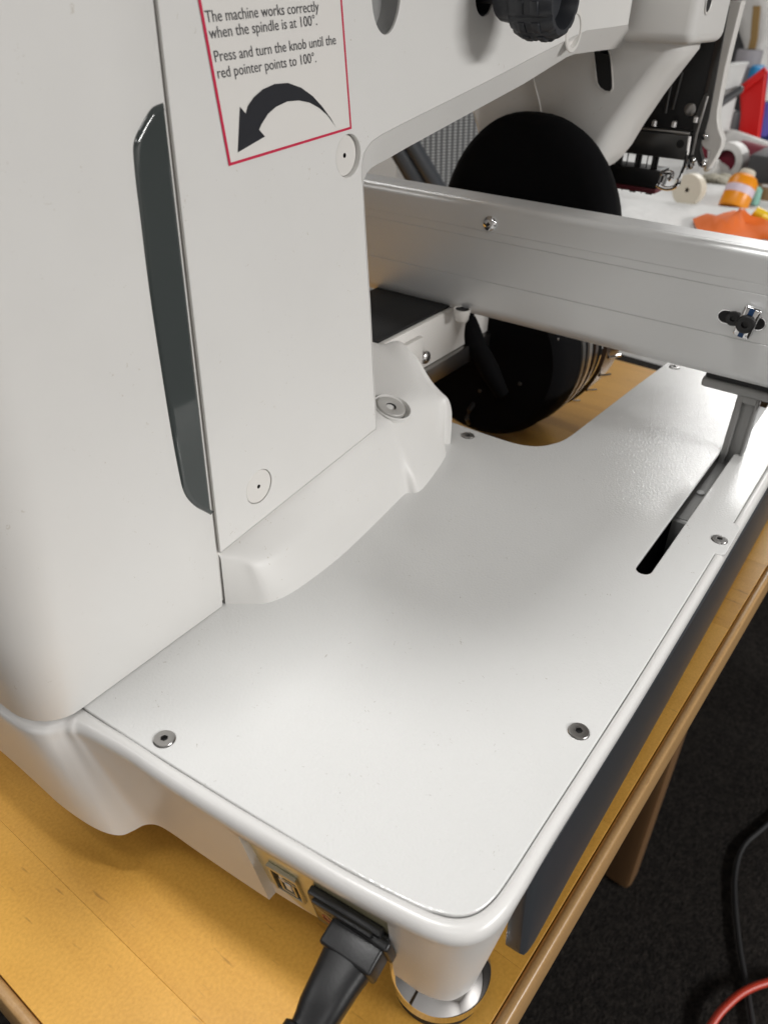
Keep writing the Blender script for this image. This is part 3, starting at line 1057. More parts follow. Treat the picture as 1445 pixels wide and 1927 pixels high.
# slotted adjuster with clamp block near the right end
sl = [at(u, v, 0, bx0) for u, v in ((1364, 595), (1427, 608))]
y0, y1, zc = sl[0].y, sl[1].y, (sl[0].z + sl[1].z) / 2
so = [(-(y0 + 0.0), zc)]
lo = []
for i in range(10):
    a = math.pi / 2 + math.pi * i / 9
    lo.append((-y0 + 0.0047 * math.cos(a), zc + 0.0047 * math.sin(a)))
for i in range(10):
    a = -math.pi / 2 + math.pi * i / 9
    lo.append((-y1 + 0.0047 * math.cos(a), zc + 0.0047 * math.sin(a)))
li = [((q[0] + (y0 + y1) / 2) * 0.945 - (y0 + y1) / 2, (q[1] - zc) * 0.80 + zc) for q in lo]
facex = Matrix(((0, 0, -1), (-1, 0, 0), (0, 1, 0))).to_4x4()
facex.translation = (bx0 - 0.0006, 0, 0)
plate('slot_bezel', [lo, li], 0.0022, 0.0003, facex, M['chrome'], beam)
facex2 = facex.copy()
facex2.translation = (bx0 - 0.00025, 0, 0)
plate('slot_opening', [li], 0.0004, 0.00005, facex2, M['void'], beam)
nb = at(1381, 598, 0, bx0)
lathe('screw', [(0.0046, 0.0), (0.0046, 0.0022), (0.0040, 0.0026), (0.0018, 0.0026), (0.0016, 0.0008), (0.0, 0.0008)], nb, M['black'], beam, (-1, 0, 0), 20)
cb = at(1407, 605, 0, bx0 - 0.004)
bm = bmesh.new()
tilt = Matrix.Translation(cb) @ Matrix.Rotation(R(9), 4, 'X')
add_box(bm, (-0.004, -0.0056, -0.0100), (0.004, 0.0056, 0.0105), 0.0022, 3, tilt)
clamp = from_bm('clamp_block', bm, M['chrome'], beam)
bm = bmesh.new()
add_box(bm, (-0.0042, -0.0016, -0.0092), (-0.0038, 0.0016, 0.0096), 0.0, 1, tilt)
from_bm('blue_mark', bm, M['blue'], beam)
lathe('screw', [(0.0056, 0.0), (0.0056, 0.0030), (0.0048, 0.0036), (0.0022, 0.0036), (0.0020, 0.0014), (0.0, 0.0014)], cb + Vector((-0.0038, 0, 0)), M['black'], beam, (-1, 0, 0), 24)
# small plunger cup under the beam
pcup = at(869, 591, 0, bx0 - 0.0035)
bm = bmesh.new()
add_lathe(bm, [(0.0046, -0.0048), (0.0050, -0.0044), (0.0068, 0.0038), (0.0066, 0.0044), (0.0052, 0.0042), (0.0050, 0.0034), (0.0, 0.0034)], pcup, (0, 0, 1), 24, mis=[0, 0, 0, 0, 1, 1])
from_bm('plunger_cup', bm, [M['white_clean'], M['rubber']], mac)
pcup2 = pcup + Vector((0.006, 0.001, -0.006))
bm = bmesh.new()
d0, d1 = at(872, 603, 0, 0.558), at(945, 742, 0, 0.572)
add_tube(bm, catmull([d0 + Vector((0, 0, 0.012)), d0, d0.lerp(d1, 0.5), d1], 3), [0.0105] * 5 + [0.0085] * 3 + [0.007, 0.006], 12)
from_bm('driver_lever', bm, M['felt'], mac)

# bracket that carries the beam: T top, stem with a recessed web, rubber spacer
bm = bmesh.new()
add_box(bm, (0.5410, 0.0400, 0.1415), (0.572, 0.1075, 0.1485), 0.0022, 3)
add_box(bm, (0.5430, 0.0782, 0.0850), (0.556, 0.0825, 0.1418), 0.0008, 2)
add_box(bm, (0.5475, 0.0700, 0.0850), (0.556, 0.0784, 0.1418), 0.0006, 2)
add_box(bm, (0.5432, 0.0695, 0.1365), (0.556, 0.0790, 0.1418), 0.0008, 2)
add_box(bm, (0.5450, 0.0685, 0.0850), (0.556, 0.0702, 0.1418), 0.0005, 2)
from_bm('beam_bracket', bm, M['cast'], mac)
box('bracket_spacer', (0.5425, 0.036, 0.1487), (0.560, 0.1060, 0.1556), M['rubber'], mac, 0.0006)

# ------------------------------------------------------------------ lower arm with belt and rail
bm = bmesh.new()
add_box(bm, (0.405, 0.300, 0.1200), (0.640, 0.372, 0.1575), 0.0015, 2)
arm_low = from_bm('lower_arm', bm, M['white_clean'], mac)
box('belt_cover', (0.36, 0.303, 0.1577), (0.640, 0.372, 0.1600), M['belt'], arm_low, 0.0006)
box('arm_rail', (0.43, 0.2965, 0.1045), (0.640, 0.33, 0.1195), M['steel'], arm_low, 0.0008)
rs = at(800, 672, 1, 0.2963)
lathe('screw', [(0.0052, 0.0), (0.0048, 0.0016), (0.0034, 0.0027), (0.0018, 0.0030), (0.0014, 0.0012), (0, 0.0011)], rs, [M['steel'], M['void']], arm_low, (0, -1, 0), 20, mis=[0, 0, 0, 0, 1])
box('arm_bracket', (0.452, 0.2955, 0.1215), (0.480, 0.3000, 0.1500), M['white_clean'], arm_low, 0.001)

# ------------------------------------------------------------------ cap driver drum below the beam
CC = Vector((0.60, 0.305, 0.0965))
drum = lathe('cap_driver', [(0.0, 0.010), (0.070, 0.010), (0.0745, 0.006), (0.078, 0.0), (0.0795, -0.020), (0.0795, -0.075), (0.0, -0.075)], CC, M['felt'], mac, (-1, 0, 0), 72)
for off, r_, mtn in ((-0.030, 0.0808, 'darksteel'), (-0.044, 0.0812, 'steel'), (-0.058, 0.0812, 'brown_tint')):
    bm = bmesh.new()
    add_lathe(bm, [(r_ - 0.003, off + 0.004), (r_, off + 0.003), (r_, off - 0.003), (r_ - 0.003, off - 0.004)], CC, (-1, 0, 0), 72)
    from_bm('drum_ring', bm, M[mtn], drum)
lathe('drum_band', [(0.0800, -0.076), (0.0835, -0.078), (0.0840, -0.115), (0.080, -0.118)], CC, M['brown_tint'], drum, (-1, 0, 0), 72)
for a in (-8, -22, -36, -50, -64, -80, -112):
    v = Vector((0, -math.cos(R(a)), math.sin(R(a))))
    bm = bmesh.new()
    p = CC + v * 0.0838 + Vector((0.094, 0, 0))
    add_tube(bm, [p + Vector((-0.006, 0, 0)), p + v * 0.003, p + v * 0.006 + Vector((0.008, 0, 0))], 0.0013, 8)
    from_bm('drum_clip', bm, M['chrome'], drum)
hx = at(1042, 640, 0, 0.598)
lathe('hex_bolt', [(0.0, 0.004), (0.0058, 0.004), (0.0062, 0.0032), (0.0062, -0.0030), (0.0, -0.0030)], hx, M['chrome'], drum, (0, 0, 1), 6, angle=20)
hx2 = at(1008, 632, 0, 0.598)
bm = bmesh.new()
add_tube(bm, [hx2 + Vector((0, 0.006 * math.cos(t * math.pi / 8), -0.006 * math.sin(t * math.pi / 8))) for t in range(9)], 0.0010, 8)
from_bm('wire_loop', bm, M['darksteel'], drum)
for u, v in ((978, 722), (903, 735)):
    q = at(u, v, 0, 0.5895)
    lathe('rivet', [(0.0019, 0.0), (0.0015, 0.0010), (0.0, 0.0013)], q, M['darksteel'], drum, (-1, 0, 0), 12)
bm = bmesh.new()
q = at(884, 778, 0, 0.585)
add_tube(bm, [q + Vector((0.006, 0, 0.008)), q + Vector((-0.002, 0, 0.004)), q + Vector((-0.003, 0.001, -0.004)), q + Vector((0.004, 0.002, -0.012))], 0.0022, 8)
from_bm('spring_clip', bm, M['darksteel'], drum)

# ------------------------------------------------------------------ head: box, lower funnel cover, needle case, frame
bm = bmesh.new()
add_box(bm, (0.660, 0.1975, 0.3365), (0.742, 0.42, 0.60), 0.0075, 4)
hb = from_bm('head_cover', bm, M['white'], mac, 35)
hp = at(1333, 3, 1, 0.1975)
lathe('head_hole', [(0.0078, 0.0006), (0.0068, 0.0009), (0.0062, 0.0005), (0.006, 0.0003), (0.0, 0.0003)], hp, [M['white_clean'], M['void']], hb, (0, -1, 0), 28, mis=[0, 0, 0, 1])
FX = 0.672


def fx(u, v, x):
    return at(u, v, 0, x)


# funnel: wide at the head, narrowing to the needle plate
a_t = fx(880, 222, FX)
rows = []
for (z, yr, ch, dep) in ((0.345, 0.2080, 0.010, 0.055), (0.332, 0.2085, 0.012, 0.055), (0.322, 0.2150, 0.014, 0.056), (0.300, 0.2290, 0.015, 0.058), (0.275, 0.2425, 0.016, 0.060), (0.258, 0.2500, 0.016, 0.060), (0.248, 0.2560, 0.012, 0.058), (0.243, 0.2600, 0.008, 0.055)):
    yl = 0.62 - yr - 0.0
    q = [(FX + dep, yl, z), (FX + 0.003, yl, z), (FX, yl - 0.003, z), (FX, 0.335, z), (FX - 0.0005, 0.300, z)]
    for i in range(8):
        a = math.pi / 2 * i / 7
        q.append((FX + ch * 1.7 * (1 - math.cos(a)), yr + ch * (1 - math.sin(a)), z))
    q += [(FX + dep * 0.7, yr + 0.0002, z), (FX + dep, yr + 0.002, z)]
    rows.append(q)
bm = bmesh.new()
add_loft(bm, rows, True, 0, True)
fun = from_bm('funnel_cover', bm, M['white'], mac, 40)
so = [(1117, 92), (1142, 92), (1147, 104), (1149, 120), (1151, 150), (1151, 165), (1147, 171), (1138, 170), (1129, 164), (1124, 155), (1122, 142)]
pts = [at(u, v, 0, FX - 0.0008) for u, v in so]
fX = Matrix(((0, 0, -1), (-1, 0, 0), (0, 1, 0))).to_4x4()
fX.translation = (FX - 0.0004, 0, 0)
plate('funnel_slot', [[(-p.y, p.z) for p in pts]], 0.0006, 0.0001, fX, M['void'], fun)
rim_in = [(-p.y, p.z) for p in pts]
cxy = (sum(q[0] for q in rim_in) / len(rim_in), sum(q[1] for q in rim_in) / len(rim_in))
rim_out = [((q[0] - cxy[0]) * 1.16 + cxy[0], (q[1] - cxy[1]) * 1.07 + cxy[1]) for q in rim_in]
fX2 = fX.copy()
fX2.translation = (FX - 0.0009, 0, 0)
plate('slot_bezel', [rim_out, rim_in], 0.0012, 0.0003, fX2, M['white_clean'], fun)
bm = bmesh.new()
add_tube(bm, catmull([fx(1003, 145, FX - 0.0002), fx(1008, 168, FX - 0.0004), fx(1015, 195, FX - 0.0004), fx(1019, 222, FX - 0.0002)], 3), 0.0007, 6)
from_bm('cover_seam', bm, M['white_clean'], fun)

NX = 0.775
needle = box('needle_case', (NX, 0.2120, 0.262), (NX + 0.028, 0.41, 0.46), M['black'], mac, 0.001)
bm = bmesh.new()
add_box(bm, (NX - 0.0028, 0.2070, 0.2450), (NX + 0.006, 0.2120, 0.46), 0.001, 2)
from_bm('case_edge', bm, M['panel_edge'], needle)
# slots and screws on the back of the needle case
for u0, v0, u1, v1, r_ in ((1283, 135, 1265, 205, 0.0016), (1262, 160, 1252, 212, 0.0012)):
    bm = bmesh.new()
    add_tube(bm, [at(u0, v0, 0, NX - 0.002), at(u1, v1, 0, NX - 0.002)], r_, 8)
    from_bm('guide_rod', bm, M['darksteel'], needle)
q = at(1299, 205, 0, NX - 0.0005)
lathe('screw', [(0.0052, 0.0), (0.0050, 0.0012), (0.0036, 0.0018), (0.0, 0.0019)], q, M['steel'], needle, (-1, 0, 0), 20)
for u, v in ((1232, 229), (1269, 231), (1310, 222)):
    q = at(u, v, 0, NX - 0.008)
    lathe('screw', [(0.0026, -0.003), (0.0026, 0.0010), (0.0018, 0.0020), (0.0, 0.0023)], q, M['chrome'], needle, (0, 0, 1), 14)
# clamp bar with light top edge
c0, c1 = at(1180, 243, 0, NX - 0.010), at(1300, 246, 0, NX - 0.010)
bm = bmesh.new()
add_box(bm, (NX - 0.010, c1.y, 0.2455), (NX + 0.018, c0.y + 0.03, 0.2655), 0.0016, 2)
cbar = from_bm('clamp_bar', bm, M['darksteel'], mac)
box('clamp_bar_top', (NX - 0.0095, c1.y + 0.0005, 0.2657), (NX + 0.016, c0.y + 0.03, 0.2680), M['steel'], cbar, 0.0006)
q = at(1280, 270, 0, NX - 0.0102)
lathe('bar_hole', [(0.0034, 0.0002), (0.0030, 0.0003), (0.0, 0.0003)], q, M['void'], cbar, (-1, 0, 0), 18)
# needle bars: dark rods in pairs, pale light comes through between them
for u in (1163, 1169, 1199, 1205, 1231, 1237, 1181, 1219):
    p = at(u, 296, 0, NX)
    bm = bmesh.new()
    add_tube(bm, [Vector((NX, p.y, 0.246)), Vector((NX, p.y, 0.212))], 0.0016 if u not in (1181, 1219) else 0.0005, 8)
    from_bm('needle_bar', bm, M['black'], cbar)
n0, n1 = at(1150, 330, 0, NX), at(1243, 336, 0, NX)
box('presser_rail', (NX - 0.006, n1.y, n1.z - 0.008), (NX + 0.02, n0.y + 0.02, n1.z + 0.0075), M['black'], cbar, 0.001)
M['maroon'] = mat('maroon_paint', (0.11, 0.012, 0.02), 0.5)
box('maroon_strip', (NX - 0.006, n1.y + 0.001, n1.z - 0.0125), (NX + 0.018, n0.y + 0.02, n1.z - 0.0083), M['maroon'], cbar, 0.0006)
bm = bmesh.new()
for pts_ in (((1244, 325), (1262, 324), (1264, 332), (1258, 338)), ((1236, 347), (1252, 354), (1268, 352), (1277, 343), (1278, 334)), ((1248, 330), (1243, 342), (1237, 350))):
    add_tube(bm, catmull([at(u, v, 0, NX - 0.008) for u, v in pts_], 5), 0.0020, 10)
add_tube(bm, [at(1298, 256, 0, NX - 0.010), at(1294, 285, 0, NX - 0.011), at(1288, 312, 0, NX - 0.010), at(1278, 338, 0, NX - 0.008)], 0.0016, 8)
from_bm('presser_hook', bm, M['chrome'], cbar)
# side frame: dark inner plate with slot and white outer cover ending in a hook
wf = [(1371, 0), (1397, 0), (1378, 75), (1366, 125), (1356, 178), (1351, 205), (1350, 224), (1352, 240), (1360, 262), (1357, 276), (1346, 298), (1333, 318), (1326, 321), (1334, 290), (1335, 285), (1324, 278), (1317, 268), (1320, 256), (1326, 242), (1330, 226)]
FXN = NX - 0.004
wl = []
for u, v in wf:
    p = at(u, v, 0, FXN)
    wl.append((-p.y, p.z))
fX3 = fX.copy()
fX3.translation = (FXN, 0, 0)
plate('side_frame', [wl], 0.012, 0.0012, fX3, M['white_clean'], mac, 35)
df = [(1368, 10), (1372, 10), (1333, 222), (1326, 246), (1320, 262), (1317, 280), (1322, 300), (1320, 312), (1314, 314), (1306, 290), (1300, 316), (1290, 320), (1296, 285), (1308, 215), (1322, 178), (1330, 172)]
dl = []
for u, v in df:
    p = at(u, v, 0, FXN - 0.002)
    dl.append((-p.y, p.z))
fX4 = fX.copy()
fX4.translation = (FXN - 0.001, 0, 0)
fr = plate('frame_inner_plate', [dl], 0.006, 0.0006, fX4, M['darksteel'], mac)
for u, v in ((1326, 256), (1303, 300), (1299, 311), (1322, 308)):
    q = at(u, v, 0, FXN - 0.004)
    lathe('screw', [(0.0030, -0.002), (0.0030, 0.0006), (0.0020, 0.0020), (0.0, 0.0023)], q, M['chrome'], fr, (-1, 0, 0), 14)
bm = bmesh.new()
add_tube(bm, [at(1331, 180, 0, FXN - 0.004), at(1322, 212, 0, FXN - 0.005), at(1311, 252, 0, FXN - 0.005), at(1303, 290, 0, FXN - 0.004)], 0.0012, 8)
from_bm('frame_rod', bm, M['steel'], fr)

# ================================================================== CAP ON THE DRIVER
cap = thing('baseball_cap', 'black cloth cap standing on the driver behind the silver beam', 'cap', (0.70, 0.312, 0.02))
bm = bmesh.new()
rows = []
for x, s in ((0.632, 0.05), (0.632, 0.55), (0.6335, 0.82), (0.637, 0.93), (0.642, 0.985), (0.648, 1.0), (0.660, 0.97), (0.680, 0.90), (0.71, 0.78), (0.74, 0.62)):
    q = []
    for i in range(64):
        a = 2 * math.pi * i / 64
        c_, s_ = math.cos(a), math.sin(a)
        ex = 2.0 / 2.3
        q.append((x, 0.303 + 0.0850 * s * math.copysign(abs(c_) ** ex, c_), 0.160 + (0.126 if s_ > 0 else 0.06) * s * math.copysign(abs(s_) ** ex, s_)))
    rows.append(q)
add_loft(bm, rows, True, 0, True)
crown = from_bm('crown', bm, M['felt'], cap, 60)
q = at(968, 378, 0, 0.655)
bm = bmesh.new()
add_tube(bm, [(0.629, 0.380, 0.2185), (0.6285, 0.372, 0.2195), (0.6285, 0.36, 0.2200), (0.6285, 0.33, 0.219), (0.6285, 0.30, 0.2195), (0.629, 0.29, 0.218)], 0.003, 8)
from_bm('cap_strap', bm, M['belt'], cap)

# ================================================================== POWER PLUG
plg = thing('power_plug', 'black power plug with ribbed grip pushed into the rear inlet', 'plug', (0.09, 0.097, 0.03))
pc = pl(0.0945, 0.0635, 0.002)
ax = Vector((-1.0, -0.03, -0.31)).normalized()
fr3 = Matrix((Vector((0, 0, 1)).cross(ax).normalized(), ax.cross(Vector((0, 0, 1)).cross(ax)).normalized(), ax)).transposed().to_4x4()
fr3 = fr3 @ Matrix.Diagonal((0.84, 0.84, 0.84, 1))
fr3.translation = pc
bm = bmesh.new()
add_box(bm, (-0.0138, -0.0090, -0.002), (0.0138, 0.0090, 0.0165), 0.0016, 3, fr3)
add_box(bm, (-0.0158, -0.0108, 0.0), (0.0158, 0.0108, 0.0050), 0.0014, 3, fr3)
conn = from_bm('connector', bm, M['black'], plg)
bm = bmesh.new()
rows = []
for h, wx, wy, bend in ((0.0150, 0.0125, 0.0088, 0), (0.018, 0.0120, 0.0086, 0), (0.024, 0.0112, 0.0084, 0), (0.031, 0.0106, 0.0082, -0.0004), (0.038, 0.0100, 0.0078, -0.0010), (0.0435, 0.0088, 0.0070, -0.0018), (0.0465, 0.0084, 0.0068, -0.002), (0.0475, 0.0106, 0.0090, -0.002), (0.0500, 0.0108, 0.0092, -0.002), (0.0510, 0.0104, 0.0088, -0.002), (0.0515, 0.006, 0.006, -0.002)):
    q = []
    for i in range(32):
        a = 2 * math.pi * i / 32
        c_, s_ = math.cos(a), math.sin(a)
        q.append(fr3 @ Vector((wx * math.copysign(abs(c_) ** 0.7, c_), wy * math.copysign(abs(s_) ** 0.7, s_) + bend, h)))
    rows.append(q)
add_loft(bm, rows, True, 0, True)
from_bm('grip', bm, M['black'], plg, 35)
bm = bmesh.new()
p0 = fr3 @ Vector((0, -0.002, 0.050))
cp_ = [p0, p0 + ax * 0.012, Vector((p0.x - 0.03, p0.y + 0.004, 0.012)), Vector((p0.x - 0.06, p0.y + 0.01, 0.0052)), Vector((p0.x - 0.09, p0.y + 0.02, -0.03)), Vector((p0.x - 0.10, p0.y + 0.02, -0.20))]
add_tube(bm, catmull(cp_, 5), 0.0040, 12)
from_bm('cord', bm, M['rubber'], plg)


# unseen board added above the arm, outlined to cast the deck's soft shadow
rk = [(p.x, p.y) for p in catmull([(.205, .60, 0), (.203, .40, 0), (.2080, .260, 0), (.2133, .205, 0), (.2270, .178, 0), (.256, .162, 0), (.312, .155, 0), (.444, .152, 0), (.485, .165, 0), (.505, .20, 0), (.510, .32, 0), (.505, .60, 0)], 4)]
plate('deck_shade_board', [rk], 0.010, 0.003, flat(0.615), M['white_clean'], mac)
box('shade_board_post', (0.40, 0.295, 0.580), (0.44, 0.335, 0.606), M['white_clean'], mac, 0.003)

# ================================================================== THINGS BEHIND THE MACHINE
M['sheet'] = mat('white_cotton', (0.66, 0.66, 0.65), 0.9, bump=(30, 0.4, 0.01))
M['orange_cloth'] = mat('orange_cloth', (0.72, 0.14, 0.012), 0.8, bump=(400, 0.3, 0.001))
M['orange'] = mat('orange_plastic', (0.78, 0.27, 0.005), 0.35)
M['cream'] = mat('cream_plastic', (0.62, 0.57, 0.47), 0.5)
M['lilac'] = mat('pale_lilac_print', (0.62, 0.52, 0.60), 0.5)
M['crimson'] = mat('crimson_thread', (0.17, 0.004, 0.02), 0.6)
M['red'] = mat('red_plastic', (0.62, 0.004, 0.004), 0.35)
M['sky_blue'] = mat('blue_thread', (0.02, 0.22, 0.48), 0.6)
M['yellow'] = mat('yellow_plastic', (0.75, 0.50, 0.01), 0.4)
M['bag'] = mat('white_sack', (0.68, 0.67, 0.65), 0.6, bump=(20, 0.6, 0.01))
M['tan'] = mat('tan_webbing', (0.27, 0.17, 0.06), 0.8)
M['charcoal'] = mat('charcoal_case', (0.045, 0.045, 0.048), 0.5)
M['teal'] = mat('pale_teal_glass', (0.25, 0.50, 0.42), 0.2)
M['navy'] = mat('navy_cloth', (0.03, 0.04, 0.16), 0.8)
st = thing('side_table', 'long white topped side table standing behind the embroidery machine', 'table', (1.9, 0.55, ZF))
box('tabletop', (1.18, -0.35, -0.035), (3.0, 1.35, -0.006), M['white_clean'], st, 0.004)
for x in (1.24, 2.94):
    for y in (-0.28, 1.28):
        box('table_leg', (x - 0.02, y - 0.02, ZF + 0.001), (x + 0.02, y + 0.02, -0.036), M['charcoal'], st, 0.003)
# white sheet with shallow folds
bm = bmesh.new()
rows = []
for i in range(41):
    x = 1.165 + 1.15 * i / 40
    r_ = []
    for j in range(37):
        y = -0.05 + 1.0 * j / 36
        z = 0.004 + 0.011 * math.sin(7 * y + 5 * math.sin(3.1 * x)) ** 2 + 0.008 * math.sin(13 * x + 4 * y) ** 4
        z += 0.018 * math.exp(-((x - 1.55) / 0.10) ** 2 - ((y - 0.56) / 0.12) ** 2)
        if i == 0:
            z = -0.10
        r_.append((x + 0.006 * math.sin(17 * y), y, z))
    rows.append(r_)
add_loft(bm, rows)
tag(from_bm('white_sheet', bm, M['sheet'], None, 80), 'crumpled white cotton sheet spread over the side table', 'sheet')
# orange cloth
bm = bmesh.new()
oc = [(1304, 408), (1318, 402), (1342, 404), (1362, 397), (1380, 391), (1410, 398), (1440, 425), (1475, 428), (1500, 438), (1470, 455), (1440, 446), (1412, 452), (1370, 450), (1340, 446), (1318, 436), (1308, 420)]
ring = [at(u, v, 2, 0.024) for u, v in oc]
cen = sum(ring, Vector()) / len(ring)
rows = []
for k in range(7):
    f = k / 6
    r_ = []
    for i, p in enumerate(ring):
        q = p.lerp(cen, f)
        r_.append((q.x, q.y, 0.021 + 0.035 * max(0, math.sin(5.5 * f + i * 0.8)) * f * (1 - 0.4 * f) + 0.012 * f))
    rows.append(r_)
add_loft(bm, rows, True)
tag(from_bm('orange_cloth', bm, M['orange_cloth'], None, 80), 'folded bright orange cloth lying on the white sheet', 'cloth')


def bgx(u, v, x):
    return at(u, v, 0, x)


# orange bottle, tilted
b0, b1 = bgx(1377, 392, 1.80), bgx(1408, 322, 1.84)
axb = (b1 - b0)
Lb = axb.length
bt = thing('orange_bottle', 'orange squeeze bottle with cream cap leaning behind the orange cloth', 'bottle', b0)
lathe('bottle_body', [(0.0, 0.0), (0.027, 0.0), (0.029, 0.004), (0.029, Lb * 0.72), (0.024, Lb * 0.82), (0.016, Lb * 0.88), (0.0, Lb * 0.88)], b0, M['orange'], bt, axb, 28)
lathe('bottle_cap', [(0.0, Lb * 0.88), (0.017, Lb * 0.88), (0.015, Lb * 1.0), (0.0, Lb * 1.0)], b0, M['cream'], bt, axb, 20)
lathe('bottle_label', [(0.0292, Lb * 0.34), (0.0294, Lb * 0.36), (0.0294, Lb * 0.52), (0.0292, Lb * 0.54)], b0, M['lilac'], bt, axb, 28)


def reel(name, u, v, x, ro, ri, wid, m_out, m_core, label, cat, group=None, axis=(-1, 0.1, 0.05)):
    c = bgx(u, v, x)
    t_ = thing(name, label, cat, c, group)
    lathe('rim', [(ri, wid), (ri + 0.001, wid + 0.001), (ro - 0.001, wid + 0.001), (ro, wid), (ro, -wid), (ri, -wid)], c, m_out, t_, axis, 36)
    lathe('core', [(0.0, wid * 0.2), (ri - 0.0005, wid * 0.2), (ri - 0.0005, -wid), (0.0, -wid)], c, m_core, t_, axis, 28)
    return t_


reel('tape_roll', 1370, 302, 2.05, 0.040, 0.024, 0.022, M['bag'], M['crimson'], 'white paper roll with dark red core lying by the orange bottle', 'roll')
reel('thread_spool', 1297, 356, 1.72, 0.030, 0.004, 0.012, M['cream'], M['tan'], 'small cream spool standing on the sheet below the white frame hook', 'spool')
# crimson thread cones
for k, (u, v, x, lab_) in enumerate(((1418, 302, 2.12, 'crimson thread cone lying to the right of the white roll'), (1368, 284, 2.30, 'crimson thread cone half hidden behind the white roll'))):
    c = bgx(u, v, x)
    t_ = thing('thread_cone', lab_, 'thread cone', c, 'crimson thread cones on the side table')
    lathe('thread', [(0.0, -0.05), (0.040, -0.05), (0.042, -0.04), (0.030, 0.05), (0.0, 0.052)], c, M['crimson'], t_, (-0.5, -0.8, 0.1), 28)
    lathe('cone_tip', [(0.0, 0.052), (0.024, 0.052), (0.020, 0.075), (0.0, 0.076)], c, M['bag'], t_, (-0.5, -0.8, 0.1), 24)
# red holder with sloping top bar
rh = thing('red_holder', 'red plastic holder with sloping top standing behind the crimson cones', 'holder', bgx(1410, 272, 2.35))
pts = [(1386, 272), (1424, 272), (1432, 215), (1441, 132), (1391, 168), (1393, 215)]
ql = [bgx(u, v, 2.35) for u, v in pts]
fB = fX.copy()
fB.translation = (2.35, 0, 0)
plate('holder_body', [[(-p.y, p.z) for p in ql]], 0.03, 0.003, fB, M['red'], rh)
bm = bmesh.new()
add_tube(bm, [bgx(1389, 171, 2.338), bgx(1442, 130, 2.338)], 0.0085, 10)
from_bm('holder_bar', bm, M['red'], rh)
bm = bmesh.new()
add_tube(bm, [bgx(1340, 204, 2.10), bgx(1391, 169, 2.16), bgx(1393, 167, 2.34)], 0.009, 10)
tag(from_bm('black_rod', bm, M['charcoal'], None), 'black rod slanting up to the corner of the red holder', 'rod')


def sack(name, x, prof, dep, mt, label, cat, strap=None):
    """a soft upright sack: outline given in picture points, belly towards the room"""
    t_ = thing(name, label, cat, bgx(*prof[-1][:2], x))
    bm = bmesh.new()
    rows = []
    for (ul, v, ur) in [(p[0], p[1], p[2]) for p in prof]:
        a, b = bgx(ul, v, x), bgx(ur, v, x)
        r_ = []
        for i in range(20):
            an = 2 * math.pi * i / 20
            c_ = a.lerp(b, 0.5)
            h_ = (a - b).length / 2
            r_.append((c_.x + dep * math.sin(an), c_.y + h_ * math.cos(an), c_.z))
        rows.append(r_)
    add_loft(bm, rows, True, 0, True)
    from_bm('sack_body', bm, mt, t_, 70)
    if strap:
        bm = bmesh.new()
        rr = []
        for u, v in strap:
            p = bgx(u, v, x - dep - 0.004)
            rr.append([(p.x, p.y + 0.010, p.z), (p.x - 0.003, p.y + 0.008, p.z), (p.x - 0.003, p.y - 0.008, p.z), (p.x, p.y - 0.010, p.z)])
        add_loft(bm, rr, True, 0, True)
        from_bm('strap', bm, M['tan'], t_)
    return t_


sack('white_sack', 2.75, ((1398, -60, 1500), (1390, -20, 1510), (1388, 30, 1515), (1392, 60, 1500), (1402, 85, 1470), (1408, 105, 1450), (1412, 200, 1470)), 0.09, M['bag'], 'white plastic sack with tan strap behind the slanting red holder', 'sack', ((1424, 10), (1421, 40), (1419, 70), (1414, 92), (1409, 108)))
sack('cloth_bundle', 2.25, ((1376, 118, 1404), (1366, 124, 1400), (1352, 150, 1392), (1342, 172, 1384), (1338, 240, 1368), (1338, 330, 1368)), 0.07, M['sheet'], 'pale cloth bundle between the white frame and the red holder', 'bundle')
sack('blue_yarn', 2.55, ((1418, 122, 1436), (1412, 130, 1446), (1408, 145, 1446), (1410, 165, 1442), (1408, 330, 1415)), 0.04, M['sky_blue'], 'blue yarn bundle behind the top of the red holder', 'yarn')
bm = bmesh.new()
c = bgx(1434, 340, 1.98)
add_box(bm, (c.x - 0.02, c.y - 0.12, 0.024), (c.x + 0.12, c.y + 0.035, 0.085), 0.006, 2)
tag(from_bm('charcoal_case', bm, M['charcoal'], None), 'low charcoal case to the right of the orange bottle', 'case')
c = bgx(1421, 366, 1.86)
lathe_o = lathe('glass_vial', [(0.0, -0.018), (0.011, -0.018), (0.012, -0.014), (0.012, 0.010), (0.006, 0.016), (0.0, 0.017)], c, M['teal'], None, (0, 0, 1), 20)
tag(lathe_o, 'tiny pale teal vial beside the orange bottle', 'vial')
c = bgx(1432, 412, 1.60)
sn = thing('thread_snips', 'yellow and black thread snips resting on the orange cloth', 'snips', c)
bm = bmesh.new()
add_tube(bm, [c + Vector((0, 0.014, 0.012)), c + Vector((0, 0.002, 0.006)), c + Vector((0.01, -0.012, 0.0))], [0.009, 0.011, 0.009], 12)
from_bm('snips_handle', bm, M['yellow'], sn)
bm = bmesh.new()
add_tube(bm, [c + Vector((0.012, -0.014, 0.001)), c + Vector((0.02, -0.03, 0.0)), c + Vector((0.03, -0.05, -0.002))], [0.008, 0.008, 0.004], 12)
from_bm('snips_blade', bm, M['charcoal'], sn)
bm = bmesh.new()
for k in range(9):
    u, v = 1335 + 5.5 * k, 352 - (k % 4) * 7
    p = bgx(u, v, 1.95 + 0.02 * (k % 3))
    add_tube(bm, catmull([(p.x, p.y + 0.02, 0.03), (p.x - 0.01, p.y + 0.008, p.z), (p.x, p.y - 0.012, p.z - 0.005), (p.x + 0.01, p.y - 0.03, 0.03)], 4), 0.007, 8)
M['tangle'] = mat('grey_beige_thread', (0.42, 0.40, 0.33), 0.8)
